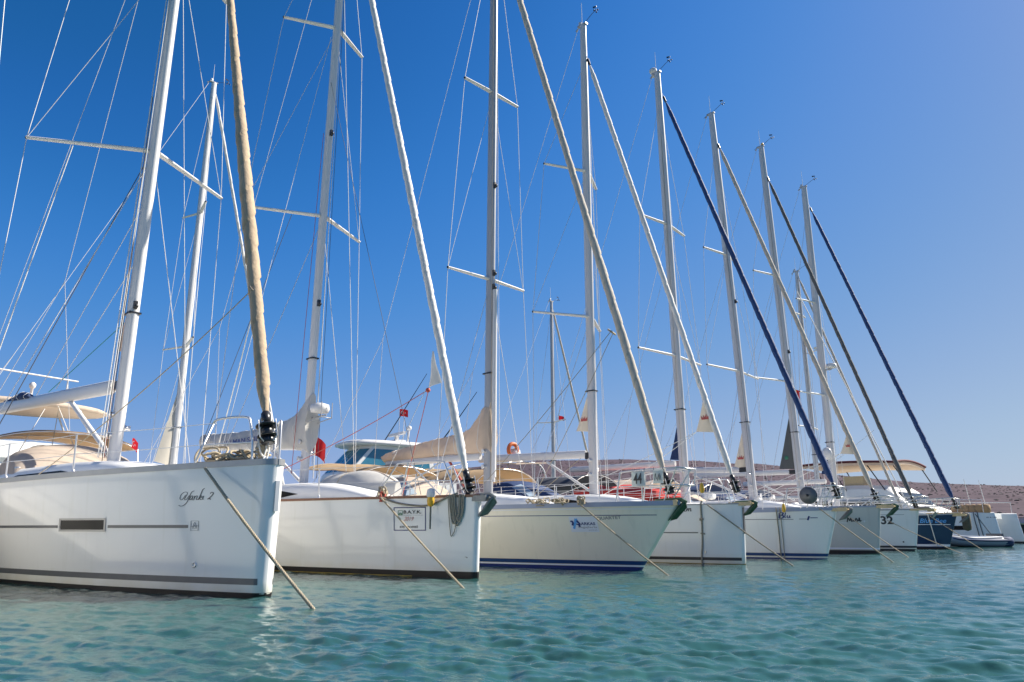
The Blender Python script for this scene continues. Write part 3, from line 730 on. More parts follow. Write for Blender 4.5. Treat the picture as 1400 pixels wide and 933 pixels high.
def make_hills():
    az = np.linspace(R(-70), R(70), 420); rr = np.concatenate([np.linspace(100, 180, 40), np.linspace(184, 560, 90)])
    A, Rr = np.meshgrid(az, rr); Z = hill_h(A, Rr); X = Rr * np.sin(A); Yv = Rr * np.cos(A)
    P = np.stack([X, Yv, Z], -1); o = MB().grid([[tuple(q) for q in row] for row in P[:, ::-1]])
    m = bpy.data.materials.new('dry_scrub_hill'); m.use_nodes = True; t = m.node_tree; N = t.nodes; L = t.links; p = N['Principled BSDF']
    tc = N.new('ShaderNodeTexCoord'); n1 = N.new('ShaderNodeTexNoise'); n1.inputs['Scale'].default_value = .045; n1.inputs['Detail'].default_value = 8; n1.inputs['Roughness'].default_value = .65
    n2 = N.new('ShaderNodeTexNoise'); n2.inputs['Scale'].default_value = .35; n2.inputs['Detail'].default_value = 9; n2.inputs['Roughness'].default_value = .7
    for q in (n1, n2): L.new(tc.outputs['Object'], q.inputs['Vector'])
    c1 = N.new('ShaderNodeValToRGB'); c1.color_ramp.elements[0].position = .36; c1.color_ramp.elements[1].position = .66
    c1.color_ramp.elements[0].color = (.084, .060, .071, 1); c1.color_ramp.elements[1].color = (.106, .076, .089, 1)
    c2 = N.new('ShaderNodeValToRGB'); c2.color_ramp.elements[0].position = .42; c2.color_ramp.elements[1].position = .60
    c2.color_ramp.elements[0].color = (1, 1, 1, 1); c2.color_ramp.elements[1].color = (.62, .64, .68, 1)
    L.new(n1.outputs['Fac'], c1.inputs[0]); L.new(n2.outputs['Fac'], c2.inputs[0])
    mx = N.new('ShaderNodeMix'); mx.data_type = 'RGBA'; mx.blend_type = 'MULTIPLY'; mx.inputs['Factor'].default_value = .8
    L.new(c1.outputs[0], mx.inputs['A']); L.new(c2.outputs[0], mx.inputs['B']); L.new(mx.outputs['Result'], p.inputs['Base Color']); p.inputs['Roughness'].default_value = .95
    p.inputs['Specular IOR Level'].default_value = .1
    M['hill'] = m
    h = o.build('hills', 'hill'); h['kind'] = 'structure'
    # low scrub bushes dotted over the slopes
    M['scrub'] = mat('scrub_leaves', (.066, .054, .058), .95, noise=.3, nscale=.4)
    g = np.random.default_rng(3); mb = MB()
    base = [(0, 0, 1), (.9, 0, .45), (.28, .85, .45), (-.73, .53, .45), (-.73, -.53, .45), (.28, -.85, .45), (.8, .3, -.1), (0, .9, -.1), (-.85, .1, -.1), (-.3, -.85, -.1), (.6, -.65, -.1)]
    fc = [(0, 1, 2), (0, 2, 3), (0, 3, 4), (0, 4, 5), (0, 5, 1), (1, 6, 2), (2, 6, 7), (2, 7, 3), (3, 7, 8), (3, 8, 4), (4, 8, 9), (4, 9, 5), (5, 9, 10), (5, 10, 1), (1, 10, 6)]
    for i in range(4200):
        a = R(g.uniform(-16, 48)); r = 130 + 310 * g.random() ** .8; z = float(hill_h(np.array(a), np.array(r)))
        if z < 1: continue
        s = g.uniform(.18, .42) * (1 + .9 * g.random() ** 4); rot = g.uniform(0, 6.28); c, sn = math.cos(rot), math.sin(rot); x0, y0 = r * math.sin(a), r * math.cos(a)
        sh = g.uniform(.5, .8)
        mb.add([(x0 + s * (v[0] * c - v[1] * sn) * g.uniform(.75, 1.25), y0 + s * (v[0] * sn + v[1] * c) * g.uniform(.75, 1.25), z + s * sh * v[2]) for v in base], fc, 0, False)
    s_ = mb.build('scrub', 'scrub'); s_['kind'] = 'stuff'
make_hills()

def deck_gear(b, t, xc=-9.6, seed=0, buoy=True):
    g = random.Random(seed)
    z = zd(b, xc)
    for sd_ in (-1, 1):
        for k in range(3):
            p = Vector((xc + 1.2 - k * .9, sd_ * (1.15 + .05 * k), z + .3)); MB().lathe([(.075, 0), (.085, .04), (.055, .07), (.06, .14), (.075, .17), (.02, .19)], p, 12).box(p + Vector((0, 0, -.12)), (.2, .2, .24)).build('sheet_winch', 'steel', t)
        p = Vector((-3.2 - g.random(), sd_ * .55, zd(b, -3) + .22))
        if seed > 5: MB().tube(smoothpts([p, p + Vector((0, 0, .16)), p + Vector((.06, 0, .25)), p + Vector((.18, 0, .27))], 4), [.045] * 9 + [.05, .06, .075, .085], 10).build('cowl_vent', 'whitealu', t)
        st = -b['L'] + b['rake'] + .2; y = sd_ * (half(b, st, zd(b, st)) - .1); zz = zd(b, st); pu = MB()
        pu.tube(smoothpts([(st + 1.3, sd_ * (half(b, st + 1.3, zz) - .06), zz), (st + 1.25, sd_ * (half(b, st + 1.3, zz) - .06), zz + .6), (st + .1, y, zz + .64), (st, y * .45, zz + .64), (st, y * .42, zz)], 5), .014, 7)
        pu.tube([(st + .1, y, zz + .64), (st + .1, y, zz)], .014, 6).build('pushpit', 'steel', t)
    w_ = MB().tube([(xc - 2.2, .5 * math.cos(q), z + .75 + .5 * math.sin(q)) for q in [2 * math.pi * i / 28 for i in range(29)]], .016, 6, caps=False)
    for k in range(3): q = k * math.pi / 3; w_.tube([(xc - 2.2, .5 * math.cos(q), z + .75 + .5 * math.sin(q)), (xc - 2.2, -.5 * math.cos(q), z + .75 - .5 * math.sin(q))], .011, 5)
    w_.build('steering_wheel', 'steel', t)
    if buoy:
        q0 = Vector((-b['L'] + 1.5, -(half(b, -b['L'] + 1.5, 1.2) - .08), zd(b, -12) + .4))
        MB().tube([q0 + Vector((.28 * math.cos(u), 0, .30 * math.sin(u))) for u in [R(-50) + R(280) * i / 16 for i in range(17)]], .07, 9).build('horseshoe_buoy', g.choice(('orange', 'yellow', 'flagwhite')), t)
    if seed > 4: MB().lathe([(.02, -.35), (.15, -.33), (.17, 0), (.15, .33), (.02, .35)], (xc + 3.2, .1, zd(b, xc + 3) + .62), 14, axis='y').build('liferaft_canister', 'deck', t)

# ------------------------------------------------------------------ the moored row
POS = {1: (-3.11, 9.83), 2: (-.605, 13.515), 3: (2.68, 15.99), 4: (5.61, 18.52), 5: (8.79, 21.49), 6: (12.42, 25.99), 7: (15.39, 29.26), 8: (18.08, 31.77), 9: (25.69, 40.0)}
BO = {
 1: dict(L=15.0, B=4.5, fb0=1.68, fb1=1.52, rake=.06, p=1.9, sm=9.5, wr=.90, rn=.10),
 2: dict(L=14.6, B=4.2, fb0=1.40, fb1=1.38, rake=.05, p=1.75, sm=9, wr=.90, rn=.06),
 3: dict(L=13.0, B=3.9, fb0=1.33, fb1=1.24, rake=1.0, p=1.8, sm=8, wr=.88, rn=.05),
 4: dict(L=12.5, B=3.9, fb0=1.42, fb1=1.36, rake=.06, p=1.8, sm=8, wr=.90, rn=.06),
 5: dict(L=12.5, B=3.9, fb0=1.36, fb1=1.15, rake=.42, p=1.8, sm=8, wr=.88, rn=.05),
 6: dict(L=12.5, B=3.9, fb0=1.56, fb1=1.46, rake=.2, p=1.8, sm=8, wr=.9, rn=.05),
 7: dict(L=12.5, B=3.9, fb0=1.54, fb1=1.42, rake=.27, p=1.8, sm=8, wr=.9, rn=.05),
 8: dict(L=12.0, B=3.7, fb0=1.40, fb1=1.2, rake=.46, p=1.8, sm=8, wr=.88, rn=.05)}

# ---- 1: big white sloop in front
b = BO[1]; O = POS[1]
Y1 = dict(foot=(-6.48, 0, 1.85), top=(-6.44, 0, 20.2), a=.165, c=.112, mm='whitealu', spr=[(8.66, -7.8, 2.07, 8.72), (13.9, -7.6, 1.6, 13.95)],
          stay=[(-.40, 2.40), (-6.3, 19.7)], jib='jibtan', jr=(.090, .046), turns=30, fat=.32, drum=1.05, cabin=(-3.3, -10.2, .35, 1.45, .42), r=.0088, head='light', hal=4, fit=(5.2,), winch=True, rh=.05)
t1, h1, m1 = yacht('sailing_yacht', 'white sloop nearest the camera with a tan rolled headsail and the name Yanki 2', O, b, Y1)
band(b, -.12, .055).build('boot_stripe', 'boot', h1)
band(b, .15, .228, -.035, -12).build('grey_band', 'greystripe', h1)
for x0, x1 in ((-1.16, -2.68), (-3.84, -9)): band(b, .848, .888, x0, x1, off=.005).build('cove_line', 'greystripe', h1)
for sd_ in (-1, 1):
    fr = MB(); ou = [(-3.8, .797), (-2.72, .797), (-2.72, .987), (-3.8, .987)]
    gl = MB().grid([[on_hull(b, -3.76 + 1.0 * i / 6, z, .006, sd_) for z in (.825, .96)] for i in range(7)]).build('hull_window', 'glass', h1)
    for (a, c_, d, e) in ((-3.8, -2.72, .797, .822), (-3.8, -2.72, .963, .988), (-3.8, -3.765, .82, .965), (-2.755, -2.72, .82, .965)):
        fr.grid([[on_hull(b, a + (c_ - a) * i / 6, z, .011, sd_) for z in (d, e)] for i in range(7)])
    fr.build('window_frame', 'rail', gl)
# handwriting of the name
def name_yanki():
    def q(l): return [(-1.35 + .58 * u, 1.13 + .235 * v) for u, v in l]
    L_ = [(q(l), r) for l, r in (
          ([(.2, .65), (.135, .45), (.08, .37), (.045, .42), (.04, .53), (.08, .70), (.155, .81), (.23, .81), (.25, .73), (.22, .6), (.18, .45), (.195, .375), (.245, .43), (.31, .62)], .005),
          ([(.45, .87), (.39, .83), (.345, .70), (.30, .45), (.255, .25), (.17, .08), (.08, .02), (.01, .08)], .006),
          ([(.42, .6), (.37, .58), (.33, .45), (.335, .36), (.38, .43), (.42, .58), (.395, .375), (.42, .37)], .0055),
          ([(.475, .6), (.44, .34)], .006), ([(.445, .42), (.50, .57), (.545, .58), (.52, .40), (.55, .37), (.575, .42)], .0055),
          ([(.735, 1), (.68, .9), (.63, .62), (.58, .36)], .0065), ([(.585, .44), (.66, .58), (.675, .5), (.61, .46), (.645, .37), (.68, .39)], .0055),
          ([(.725, .58), (.695, .4), (.73, .39)], .0065),
          ([(.90, .70), (.945, .77), (.99, .73), (.97, .63), (.91, .5), (.835, .39)], .0075), ([(.835, .39), (.88, .42), (.93, .375)], .009))]
    mb = MB()
    for l, r in L_: hull_stroke(b, [l], r * .72, 'ink', None, mb=mb)
    return mb.build('name_lettering', 'ink', h1)
name_yanki()
def badge():
    mb = MB(); q = lambda l: [(-1.12 + .14 * u, .815 + .125 * v) for u, v in l]
    for l in ([(.05, 0), (.95, 0)], [(.95, 0), (.95, 1)], [(.95, 1), (.05, 1)], [(.05, 1), (.05, 0)], [(.0, .42), (.3, .42)], [(.7, .5), (1.05, .5)],
              [(.25, .3), (.4, .7), (.5, .85), (.62, .7), (.75, .3)], [(.35, .3), (.5, .55), (.65, .3)], [(.2, .22), (.8, .22)]): hull_stroke(b, [q(l)], .0035, 'greyink', None, mb=mb)
    return mb.build('badge', 'greyink', h1)
badge()
p = on_hull(b, -1.02, .377, .0); MB().lathe([(.036, -.01), (.036, .012), (.022, .014), (.018, -.004)], (0, 0, 0), 14, axis='y').build('outlet', 'steel', h1)
o_ = h1.children[-1]; o_.location = p; o_.rotation_euler = (math.pi, 0, R(20))
MB().box((stem(b, 1.25) + .012, .02, 1.25), (.03, .055, .39)).build('stem_plate', 'steel', h1)
pulpit_split(b, t1, -1.22, -.95, -.36, -.28, .63, r=.017)
stanchions(b, t1, [-3.65, -5.6, -7.6, -9.6, -11.6], .62, x_pulpit=-.95, zt=zd(b, -.95) + .59)
bo = boom_oval((-7.0, -.02, 3.62), (-12.9, -.82, 3.74), .17, .29).build('boom', 'whitealu', t1)
MB().box((-6.8, -.01, 3.62), (.3, .1, .16)).build('gooseneck', 'black', bo)
MB().tube([(-6.8, 0, 2.25), (-8.9, -.26, 3.5)], .05, 10).tube([(-7.9, -.13, 2.85), (-8.95, -.27, 3.52)], .036, 10).build('boom_vang', 'whitealu', t1)
sail_pack(t1, [-11.0, -11.6, -13.2], [3.92, 4.02, 4.0], [3.8, 3.8, 3.8], [.12, .28, .3], 'navycloth', 'sail_cover', .01, ys=None).location = (0, -.62, 0)
flap([(-6.66, 0, 6.0), (-7.02, 0, 4.4), (-6.68, 0, 4.28)], t1, 'beige', 'mainsail_clew')
bm = bimini(t1, -9.3, -12.4, 2.9, 2.92, 3.02, 'tan', 'bimini', .26, zf=1.6, y0=-.1)
sprayhood(t1, -8.0, -9.5, 2.6, 1.7, 2.62, 'beige', win=False)
wire(sagline((-1.05, -.05, 4.3), (-5.0, -1.55, 1.7), .12), t1, 'jib_sheet', 'rope', .0085); wire(sagline((-1.05, .05, 4.3), (-5.6, 1.5, 1.7), .12), t1, 'jib_sheet', 'wline', .009)
wire([(-.98, -.07, 4.27), (-1.02, -.1, 4.33), (-1.1, .06, 4.31), (-1.0, .08, 4.24), (-.98, -.07, 4.27)], t1, 'sheet_knot', 'grope', .018)
for k, (xa, mm_) in enumerate(((-10.1, 'greenline'), (-9.5, 'wline'), (-11.3, 'wline'))): wire([(xa, -.45, 3.85), mast_at(Y1, 5.0 + 1.3 * k) + Vector((-.1, 0, 0))], t1, 'lazy_jack', mm_, .0075)
wire([(-10.2, -.45, 3.48), (-9.6, -1.2, 1.75)], t1, 'preventer', 'wline', .008); wire([(-9.5, -.36, 3.47), (-9.9, .6, 1.8)], t1, 'mainsheet', 'wline', .01); wire([(-9.4, -.36, 3.47), (-9.0, -.5, 1.9)], t1, 'mainsheet', 'rope', .008)
for k in range(3): wire([(-6.62 + .1 * k, -.16, 2.1 + .05 * k), mast_at(Y1, 8 + k) + Vector((-.12, -.13, 0))], t1, 'halyard', ('rope', 'redline', 'dline')[k], .008)
for (a_, c_, m_, r_) in (((-9.8, -2.0, 1.65), (-7.45, -1.3, 8.7), 'wline', .012), ((-13.0, -1.7, 1.62), (-6.55, -.1, 17.5), 'wire', .007), ((-8.2, -2.0, 1.62), (-6.5, -.12, 8.4), 'dline', .009), ((-7.9, 2.0, 1.65), (-6.5, .1, 13.6), 'wline', .007)): wire([a_, c_], t1, 'running_line', m_, r_)
tri = MB().box((-.32, 0, 1.72), (.2, .14, .05)); tri.tube([(-.36, 0, 1.7), (-.38, 0, 2.05)], .02, 8); tri.build('tack_fitting', 'steel', t1)
mooring('thick beige rope from the bow of the Yanki 2 sloop into the water', to_world(O, (-.77, -.60, 1.62)), (-2.13, 8.46, 0), 'rope', .021, .04)
heap('heap of beige and grey ropes behind the bow rail of the nearest sloop', O, [q for q in rheap(-.95, -.1, 1.74, 22, .45, .22, .1)] + [(-.42, 0, 1.78 + .05 * i, .07, .07, 0, .3) for i in range(6)] + [(-1.4, -.25, 1.86, .22, .16, .5, .28), (-1.45, -.3, 1.84, .16, .12, .9, .3)], 'rope', .017)
heap('beige line knotted around the furling drum of the nearest sloop', O, [(-.38, 0, 1.82 + .06 * i, .06 + .015 * (i % 3), .05, i, .35) for i in range(8)], 'wline', .012)

# ---- the next berth towards the camera, just left of the frame (unseen, added so its sunlit side bounces warm light onto the nearest sloop)
b = dict(L=14.5, B=4.2, fb0=1.55, fb1=1.42, rake=.3, p=1.8, sm=9, wr=.9, rn=.07)
Y0 = dict(foot=(-5.6, 0, 1.75), top=(-5.6, 0, 18.5), a=.16, c=.11, mm='whitealu', spr=[(7.8, -6.0, 1.6, 7.85), (13, -5.9, 1.2, 13.05)],
          stay=[(-.2, 2.3), (-5.4, 18)], jib='jibwhite', jr=(.085, .08), turns=22, cabin=(-2.8, -9.6, .3, 1.3, .4), r=.009, head='light', fit=())
t0, h0, m0 = yacht('sailing_yacht', 'unseen white sloop in the berth left of the Yanki 2, added for its bounced light', (-6.3, 6.7), b, Y0)
band(b, -.12, .08).build('boot_stripe', 'dkblue', h0); pulpit_split(b, t0, -1.3, -1.0, -.4, -.25, .62); stanchions(b, t0, [-3.2, -5.2, -7.2, -9.2, -11.2], .62, x_pulpit=-1.0, zt=zd(b, -1) + .6)
boom_oval((-5.8, 0, 2.9), (-11, 0, 3.1), .14, .22).build('boom', 'whitealu', t0)

# ---- 2: white sloop with the club notice
b = BO[2]; O = POS[2]
Y2 = dict(foot=(-6.15, 0, 1.7), top=(-5.95, 0, 19.3), a=.138, c=.095, mm='whitealu', spr=[(8.67, -7.0, 1.72, 8.72), (14.25, -6.65, 1.25, 14.3)],
          stay=[(-.36, 1.9), (-5.8, 18.8)], jib='jibwhite', jr=(.080, .075), turns=26, cabin=(-2.6, -9.8, .3, 1.35, .42), r=.0088, head='light', fit=(6.3, 11), rh=.03)
t2, h2, m2 = yacht('sailing_yacht', 'white sloop with a framed club notice on its bow, second from the camera', O, b, Y2, railm='teak')
band(b, -.12, .105).build('boot_stripe', 'boot', h2)
band(b, .0, .016, -1.2, -9, sides=(-1,), off=.02).build('waterline_weed', 'scum', h2)
hull_frame(b, -1.59, -.93, .80, 1.222, .016, 'dkblue', h2, 'notice_border')
hull_text(b, 'B.A.Y.K.', -1.38, -1.02, 1.105, 1.165, 'ink', h2, bold=.025)
hull_text(b, 'BODRUM AÇIKDENİZ', -1.38, -.98, 1.068, 1.084, 'greyink', h2)
hull_text(b, '2019', -1.38, -1.17, .975, 1.05, 'redink', h2, shear=.4, bold=.01)
hull_text(b, 'KIŞ TROFESİ', -1.46, -1.09, .84, .895, 'ink', h2, bold=.025)
hull_frame(b, -1.50, -1.40, 1.075, 1.165, .01, 'greenink', h2, 'club_badge'); hull_stroke(b, [[(-1.485, 1.09), (-1.45, 1.12), (-1.415, 1.09)], [(-1.48, 1.085), (-1.42, 1.085)], [(-1.47, 1.1), (-1.43, 1.1)]], .008, 'greenink', h2, 'club_badge')
hull_stroke(b, [[(-.18, .353), (-.14, .353)], [(-.14, .353), (-.14, .335)]], .006, 'ink', h2, 'mark')
pulpit_split(b, t2, -2.05, -1.62, -.62, -.42, .64, cross=True)
stanchions(b, t2, [-3.4, -5.3, -7.3, -9.3, -11.3], .62, x_pulpit=-1.62, zt=zd(b, -1.62) + .6)
boom_oval((-6.35, 0, 2.78), (-12.1, 0, 3.2), .14, .22).build('boom', 'whitealu', t2)
cv = sail_pack(t2, [-5.93, -6.12, -6.7, -7.6, -8.6, -10, -12.2], [4.02, 3.96, 3.56, 3.42, 3.4, 3.42, 3.55], [2.6, 2.62, 2.72, 2.78, 2.82, 2.92, 3.1], [.36, .40, .36, .34, .32, .28, .2], 'greyfab', 'sail_cover', .018)
V, F, a_ = text_geo('ULLMAN SAILS', 0, .03)
MB().add([(-10.25 + 2.2 * u, -.215, 3.06 + .13 * v - .03 * u) for u, v in V], F, 0, False).build('cover_lettering', 'dkblue', cv)
MB().tube([(-6.35, 0, 1.95), (-7.9, 0, 2.8)], .04, 8).build('boom_vang', 'whitealu', t2)
rd = MB().lathe([(.02, -.02), (.2, 0), (.23, .08), (.21, .19), (.08, .23), (.01, .235)], (-5.58, -.02, 3.5), 18).build('radar_dome', 'whitealu', t2)
rb = MB().tube([(-5.95, 0, 3.42), (-5.3, 0, 3.42)], .018, 6); rb.tube([(-5.3, -.14, 3.36), (-5.3, -.14, 3.72)], .012, 5).tube([(-5.3, .14, 3.36), (-5.3, .14, 3.72)], .012, 5).tube([(-5.95, -.14, 3.3), (-5.3, -.14, 3.36), (-5.3, .14, 3.36), (-5.95, .14, 3.3)], .012, 5).build('radar_bracket', 'alug', rd)
flap([(-1.4, 0, 4.3), (-1.5, 0, 3.55), (-1.12, 0, 3.62)], t2, 'jibwhite')
MB().sphere((-1.52, 0, 3.52), .05, nu=6, nv=8).build('clew_shackle', 'redline', t2)
wire(sagline((-1.55, -.03, 3.5), (-7.5, -1.5, 1.55), .15), t2, 'jib_sheet', 'redline', .008); wire(sagline((-1.55, .03, 3.5), (-3.6, 1.0, 1.5), .04), t2, 'jib_sheet', 'redline', .008)
wire([(-1.55, -.05, 3.5), (-2.4, -.5, 1.5)], t2, 'barber_line', 'wline', .006)
for (a_, c_, m_, r_) in (((-7.3, -1.75, 1.45), (-6.1, -.1, 14.0), 'wline', .007), ((-6.3, -.25, 2.1), (-6.05, -.16, 11.0), 'redline', .007), ((-8.9, -1.8, 1.4), (-6.6, -.6, 8.7), 'dline', .008), ((-6.6, 1.75, 1.45), (-6.05, .1, 16.5), 'wline', .008), ((-1.2, -.35, 1.45), (-5.95, -.1, 12.5), 'dline', .006)): wire([a_, c_], t2, 'running_line', m_, r_)
plough(t2, (.30, 0, 1.36), .75, 'anchor', 'anchor', .25, .75)
mooring('weathered rope from the sloop with the framed notice into the water', to_world(O, (-1.86, -.80, 1.42)), (-.71, 11.37, 0), 'rope', .018, .02)
heap('orange and beige line wound on the cleat above the framed notice', O, [(-1.9, -.72, 1.46 + .02 * i, .07 + .02 * random.random(), .05, i * .9, .15) for i in range(5)], 'rope', .016)
heap('orange lashing wound around the cleat of the sloop with the framed notice', O, [(-1.84, -.76, 1.40 + .02 * i, .05, .05, i * .9, .15) for i in range(3)], 'redline', .014)
# bundle of weathered line hanging over the starboard bow
mb = MB()
for k in range(5):
    x0 = -.34 - .03 * k; w_ = .13 + .02 * random.random(); dz = .38 + .12 * random.random() + (.28 if k == 4 else 0)
    mb.tube(smoothpts([on_hull(b, x0, 1.43, .03), on_hull(b, x0 - .01, 1.3, .035), on_hull(b, x0 + .03, 1.45 - dz, .035), on_hull(b, x0 + w_ * .55, 1.40 - dz, .04), on_hull(b, x0 + w_, 1.45 - dz * .8, .035), on_hull(b, min(x0 + w_ + .02, -.1), 1.43, .03)], 5), .016 if k < 4 else .008, 7)
own(mb, 'coiled_rope', 'grope', 'weathered line hanging in loops over the bow of the sloop with the framed notice', 'rope', ((O[0], O[1], 0), A45), 'ropes coiled on the decks')
mb = MB().tube(smoothpts([on_hull(b, -1.8, 1.40, .05), on_hull(b, -1.5, 1.30, .03), on_hull(b, -1.1, 1.245, .03), on_hull(b, -.8, 1.26, .03), on_hull(b, -.5, 1.38, .04), on_hull(b, -.32, 1.46, .0)], 8), .017, 8)
own(mb, 'bow_line', 'grope', 'slack weathered line looped along the bow above the framed notice', 'rope', ((O[0], O[1], 0), A45))
fd = thing('safety_light', 'white and amber floating light hung beside the hanging line bundle', 'safety light', to_world(O, (-.72, -.50, 1.22)), A45)
MB().lathe([(.02, 0), (.06, .03), (.07, .1), (.06, .17)], (0, 0, 0), 12).build('lens', 'yellow', fd); MB().lathe([(.065, .17), (.085, .2), (.07, .3), (.02, .33)], (0, 0, 0), 12).build('cap', 'flagwhite', fd); MB().box((0, 0, -.19), (.012, .035, .4)).build('strap', 'grope', fd)
# upturned tender under a cover on the foredeck
dg_ = thing('covered_tender', 'upturned tender under a silver grey cover on the foredeck of the second sloop', 'tender', to_world(O, (-4.4, .55, 1.42)), A45); P = []
for i in range(25):
    u = i / 24; x = -1.25 + 2.5 * u; w_ = .62 * (1 - max(0, (u - .55) / .45) ** 2.2 * .85) * (1 - .1 * (1 - u)); h_ = .72 * (1 - .45 * max(0, (u - .4) / .6) ** 1.6) - .1 * (1 - u) ** 3
    P.append([(x, w_ * math.cos(q) * (1 + .02 * math.sin(9 * u * 6 + 5 * q)), max(0, h_ * (math.sin(q) ** .75 if math.sin(q) > 0 else 0) + .025 * math.sin(11 * u + 4 * q))) for q in [math.pi * j / 20 for j in range(21)]])
MB().loft(P).build('cover', 'greyfab', dg_); MB().tube([p_[10] for p_ in P], .016, 5).build('cover_seam', 'beige', dg_); MB().tube([P[9][j] for j in range(21)], .014, 5).build('cover_strap', 'rope', dg_)

# ---- 3: cream sloop with raked bow
b = BO[3]; O = POS[3]
Y3 = dict(foot=(-4.66, 0, 1.62), top=(-4.55, 0, 19.3), a=.15, c=.105, mm='alug', spr=[(7.45, -4.75, 1.42, 7.48), (13.2, -4.62, 1.06, 13.22)],
          stay=[(.66, 1.98), (-4.42, 18.9)], jib='jibbeige', jr=(.08, .088), turns=28, fat=.2, cabin=(-2.1, -8.2, .3, 1.15, .36), r=.0088, head='light', fit=(7.6, 7.2, 10.2), rh=.06)
t3, h3, m3 = yacht('sailing_yacht', 'cream sloop with a raked bow, blue waterline stripes and the name Quartet', O, b, Y3, 'cream', railm='bluerail')
band(b, -.12, .066).build('boot_stripe', 'dkblue', h3); band(b, .104, .185, None, -10).build('blue_band', 'blue', h3); band(b, .068, .10, None, -10, off=.0035).build('white_band', 'decal', h3)
band(b, 1.098, 1.112, .55, -10, off=.005).build('cove_line', 'dkblue', h3); band(b, 1.215, 1.245, None, -10, off=.012).build('rubbing_strake', 'deck', h3)
dc = hull_rect(b, -1.24, -.65, .765, 1.085, 'decal', h3, 'sponsor_decal', .006)
hull_text(b, 'ARKAS', -1.005, -.70, .905, .965, 'dkblue', dc, bold=.03, off=.009)
hull_text(b, 'bagajlarla', -1.07, -.68, .835, .885, 'greyink', dc, off=.009); hull_text(b, 'BODRUM', -.86, -.69, .795, .812, 'greyink', dc, off=.009)
hull_stroke(b, [[(-1.17, .83), (-1.13, .93), (-1.09, 1.04)], [(-1.09, 1.04), (-1.06, .95)]], .02, 'ltblue', dc, 'sponsor_emblem', .009)
hull_stroke(b, [[(-1.22, .98), (-1.185, .99), (-1.17, .95), (-1.19, .90)], [(-1.08, 1.0), (-1.04, .95), (-1.02, .91)], [(-1.1, .93), (-1.05, .91), (-1.03, .87)]], .017, 'dkblue', dc, 'sponsor_emblem', .010)
hull_text(b, 'QUARTET', -.645, -.15, 1.0, 1.075, 'greyink', h3, tilt=.02, bold=.012)
pf = pulpit_full(b, t3, -.12, .66, 1.32)
stanchions(b, t3, [-1.9, -3.7, -5.5, -7.3, -9.2], .62, x_pulpit=-.12, zt=zd(b, 0) + .64)
boom_oval((-4.95, 0, 2.66), (-9.1, 0, 2.72), .13, .19).build('boom', 'whitealu', t3)
sail_pack(t3, [-4.5, -4.72, -5.0, -5.35, -5.8, -7, -9.2], [4.1, 4.02, 3.78, 3.42, 3.32, 3.25, 3.02], [2.72, 2.72, 2.74, 2.76, 2.78, 2.78, 2.76], [.32, .38, .40, .40, .38, .34, .24], 'beige', 'sail_cover', .016)
MB().tube([(-4.42, -.03, 2.1), (-4.40, -.03, 7.1)], .062, 12).tube([(-4.42, -.03, 1.98), (-4.42, -.03, 2.12)], .04, 8).build('spinnaker_pole', 'whitealu', t3)
MB().tube([(-5.4, 0, 1.75), (-6.2, 0, 2.6)], .035, 8).build('boom_vang', 'redline', t3)
bimini(t3, -8.3, -11.6, 2.6, 2.62, 2.86, 'tan', 'bimini', .22, zf=1.3)
sprayhood(t3, -6.8, -8.2, 2.2, 1.45, 2.28, 'beige')
plough(t3, (1.0, 0, 1.34), .85, 'greenanchor', 'ytimber', .55, .62)
def placard(x, y, z, wd, ht, label, txt, rz_=0., m='banner', ink='ink', bold=.02):
    o = thing('race_placard', label, 'placard', to_world(O, (x, y, z)), A45 + rz_, 'placards hung on the bow rail')
    P = [[(u * wd, -.02 * math.sin(3 * u), v * ht - ht) for v in (0, .5, 1)] for u in [i / 6 for i in range(7)]]; mb = MB().grid(P, 0, False); mb.grid([[(q[0], q[1] + .006, q[2]) for q in r][::-1] for r in P], 0, False); pl = mb.build('panel', m, o)
    if txt == '44':
        V, F, a = text_geo('44', .05, bold); MB().add([((.2 + .62 * u) * wd, -.03, -ht + ht * (.16 + .72 * v)) for u, v in V], F, 0, False).build('numerals', ink, o)
    else:
        mb = MB()
        for l in ([(.2, .2), (.3, .75), (.42, .3)], [(.5, .2), (.6, .7), (.68, .25), (.75, .72), (.85, .2)]): mb.tube([(u * wd, -.028, -ht + v * ht) for u, v in l], .008, 4)
        mb.build('numerals', 'greyink', o)
    mb = MB()
    for u in (.05, .95): mb.tube([(u * wd, 0, -.01), (u * wd, .02, .06)], .006, 5)
    mb.build('tie', 'dline', o); return o
placard(.14, -.42, 1.98, .33, .30, 'white placard with black number 44 hung on the bow rail of the cream sloop', '44')
placard(.66, -.40, 1.99, .24, .27, 'smaller pale placard with faint marks hung right of the 44', 'm')
wire(sagline((-.55, -.05, 5.2), (-3.9, -1.3, 1.5), .08), t3, 'jib_sheet', 'grope', .008); wire(sagline((-.55, .05, 5.2), (-4.3, 1.2, 1.5), .08), t3, 'jib_sheet', 'grope', .008)
wire([(-.5, -.1, 5.18), (-.62, -.05, 5.26), (-.6, .1, 5.2), (-.5, .05, 5.14), (-.5, -.1, 5.18)], t3, 'sheet_knot', 'grope', .025)
mooring('thin weathered rope from the cream sloop named Quartet into the water', to_world(O, (-.85, -.93, 1.34)), (2.89, 14.29, 0), 'rope', .017, .03)
heap('beige line flaked along the side deck of the cream sloop', O, rheap(-1.7, -1.0, 1.37, 14, .5, .12, .06, (.06, .16)), 'rope', .014)
heap('short beige line wound on the bow cleat of the cream sloop', O, [(-.85, -.88, 1.37 + .02 * i, .08, .05, i, .1) for i in range(5)], 'rope', .014)

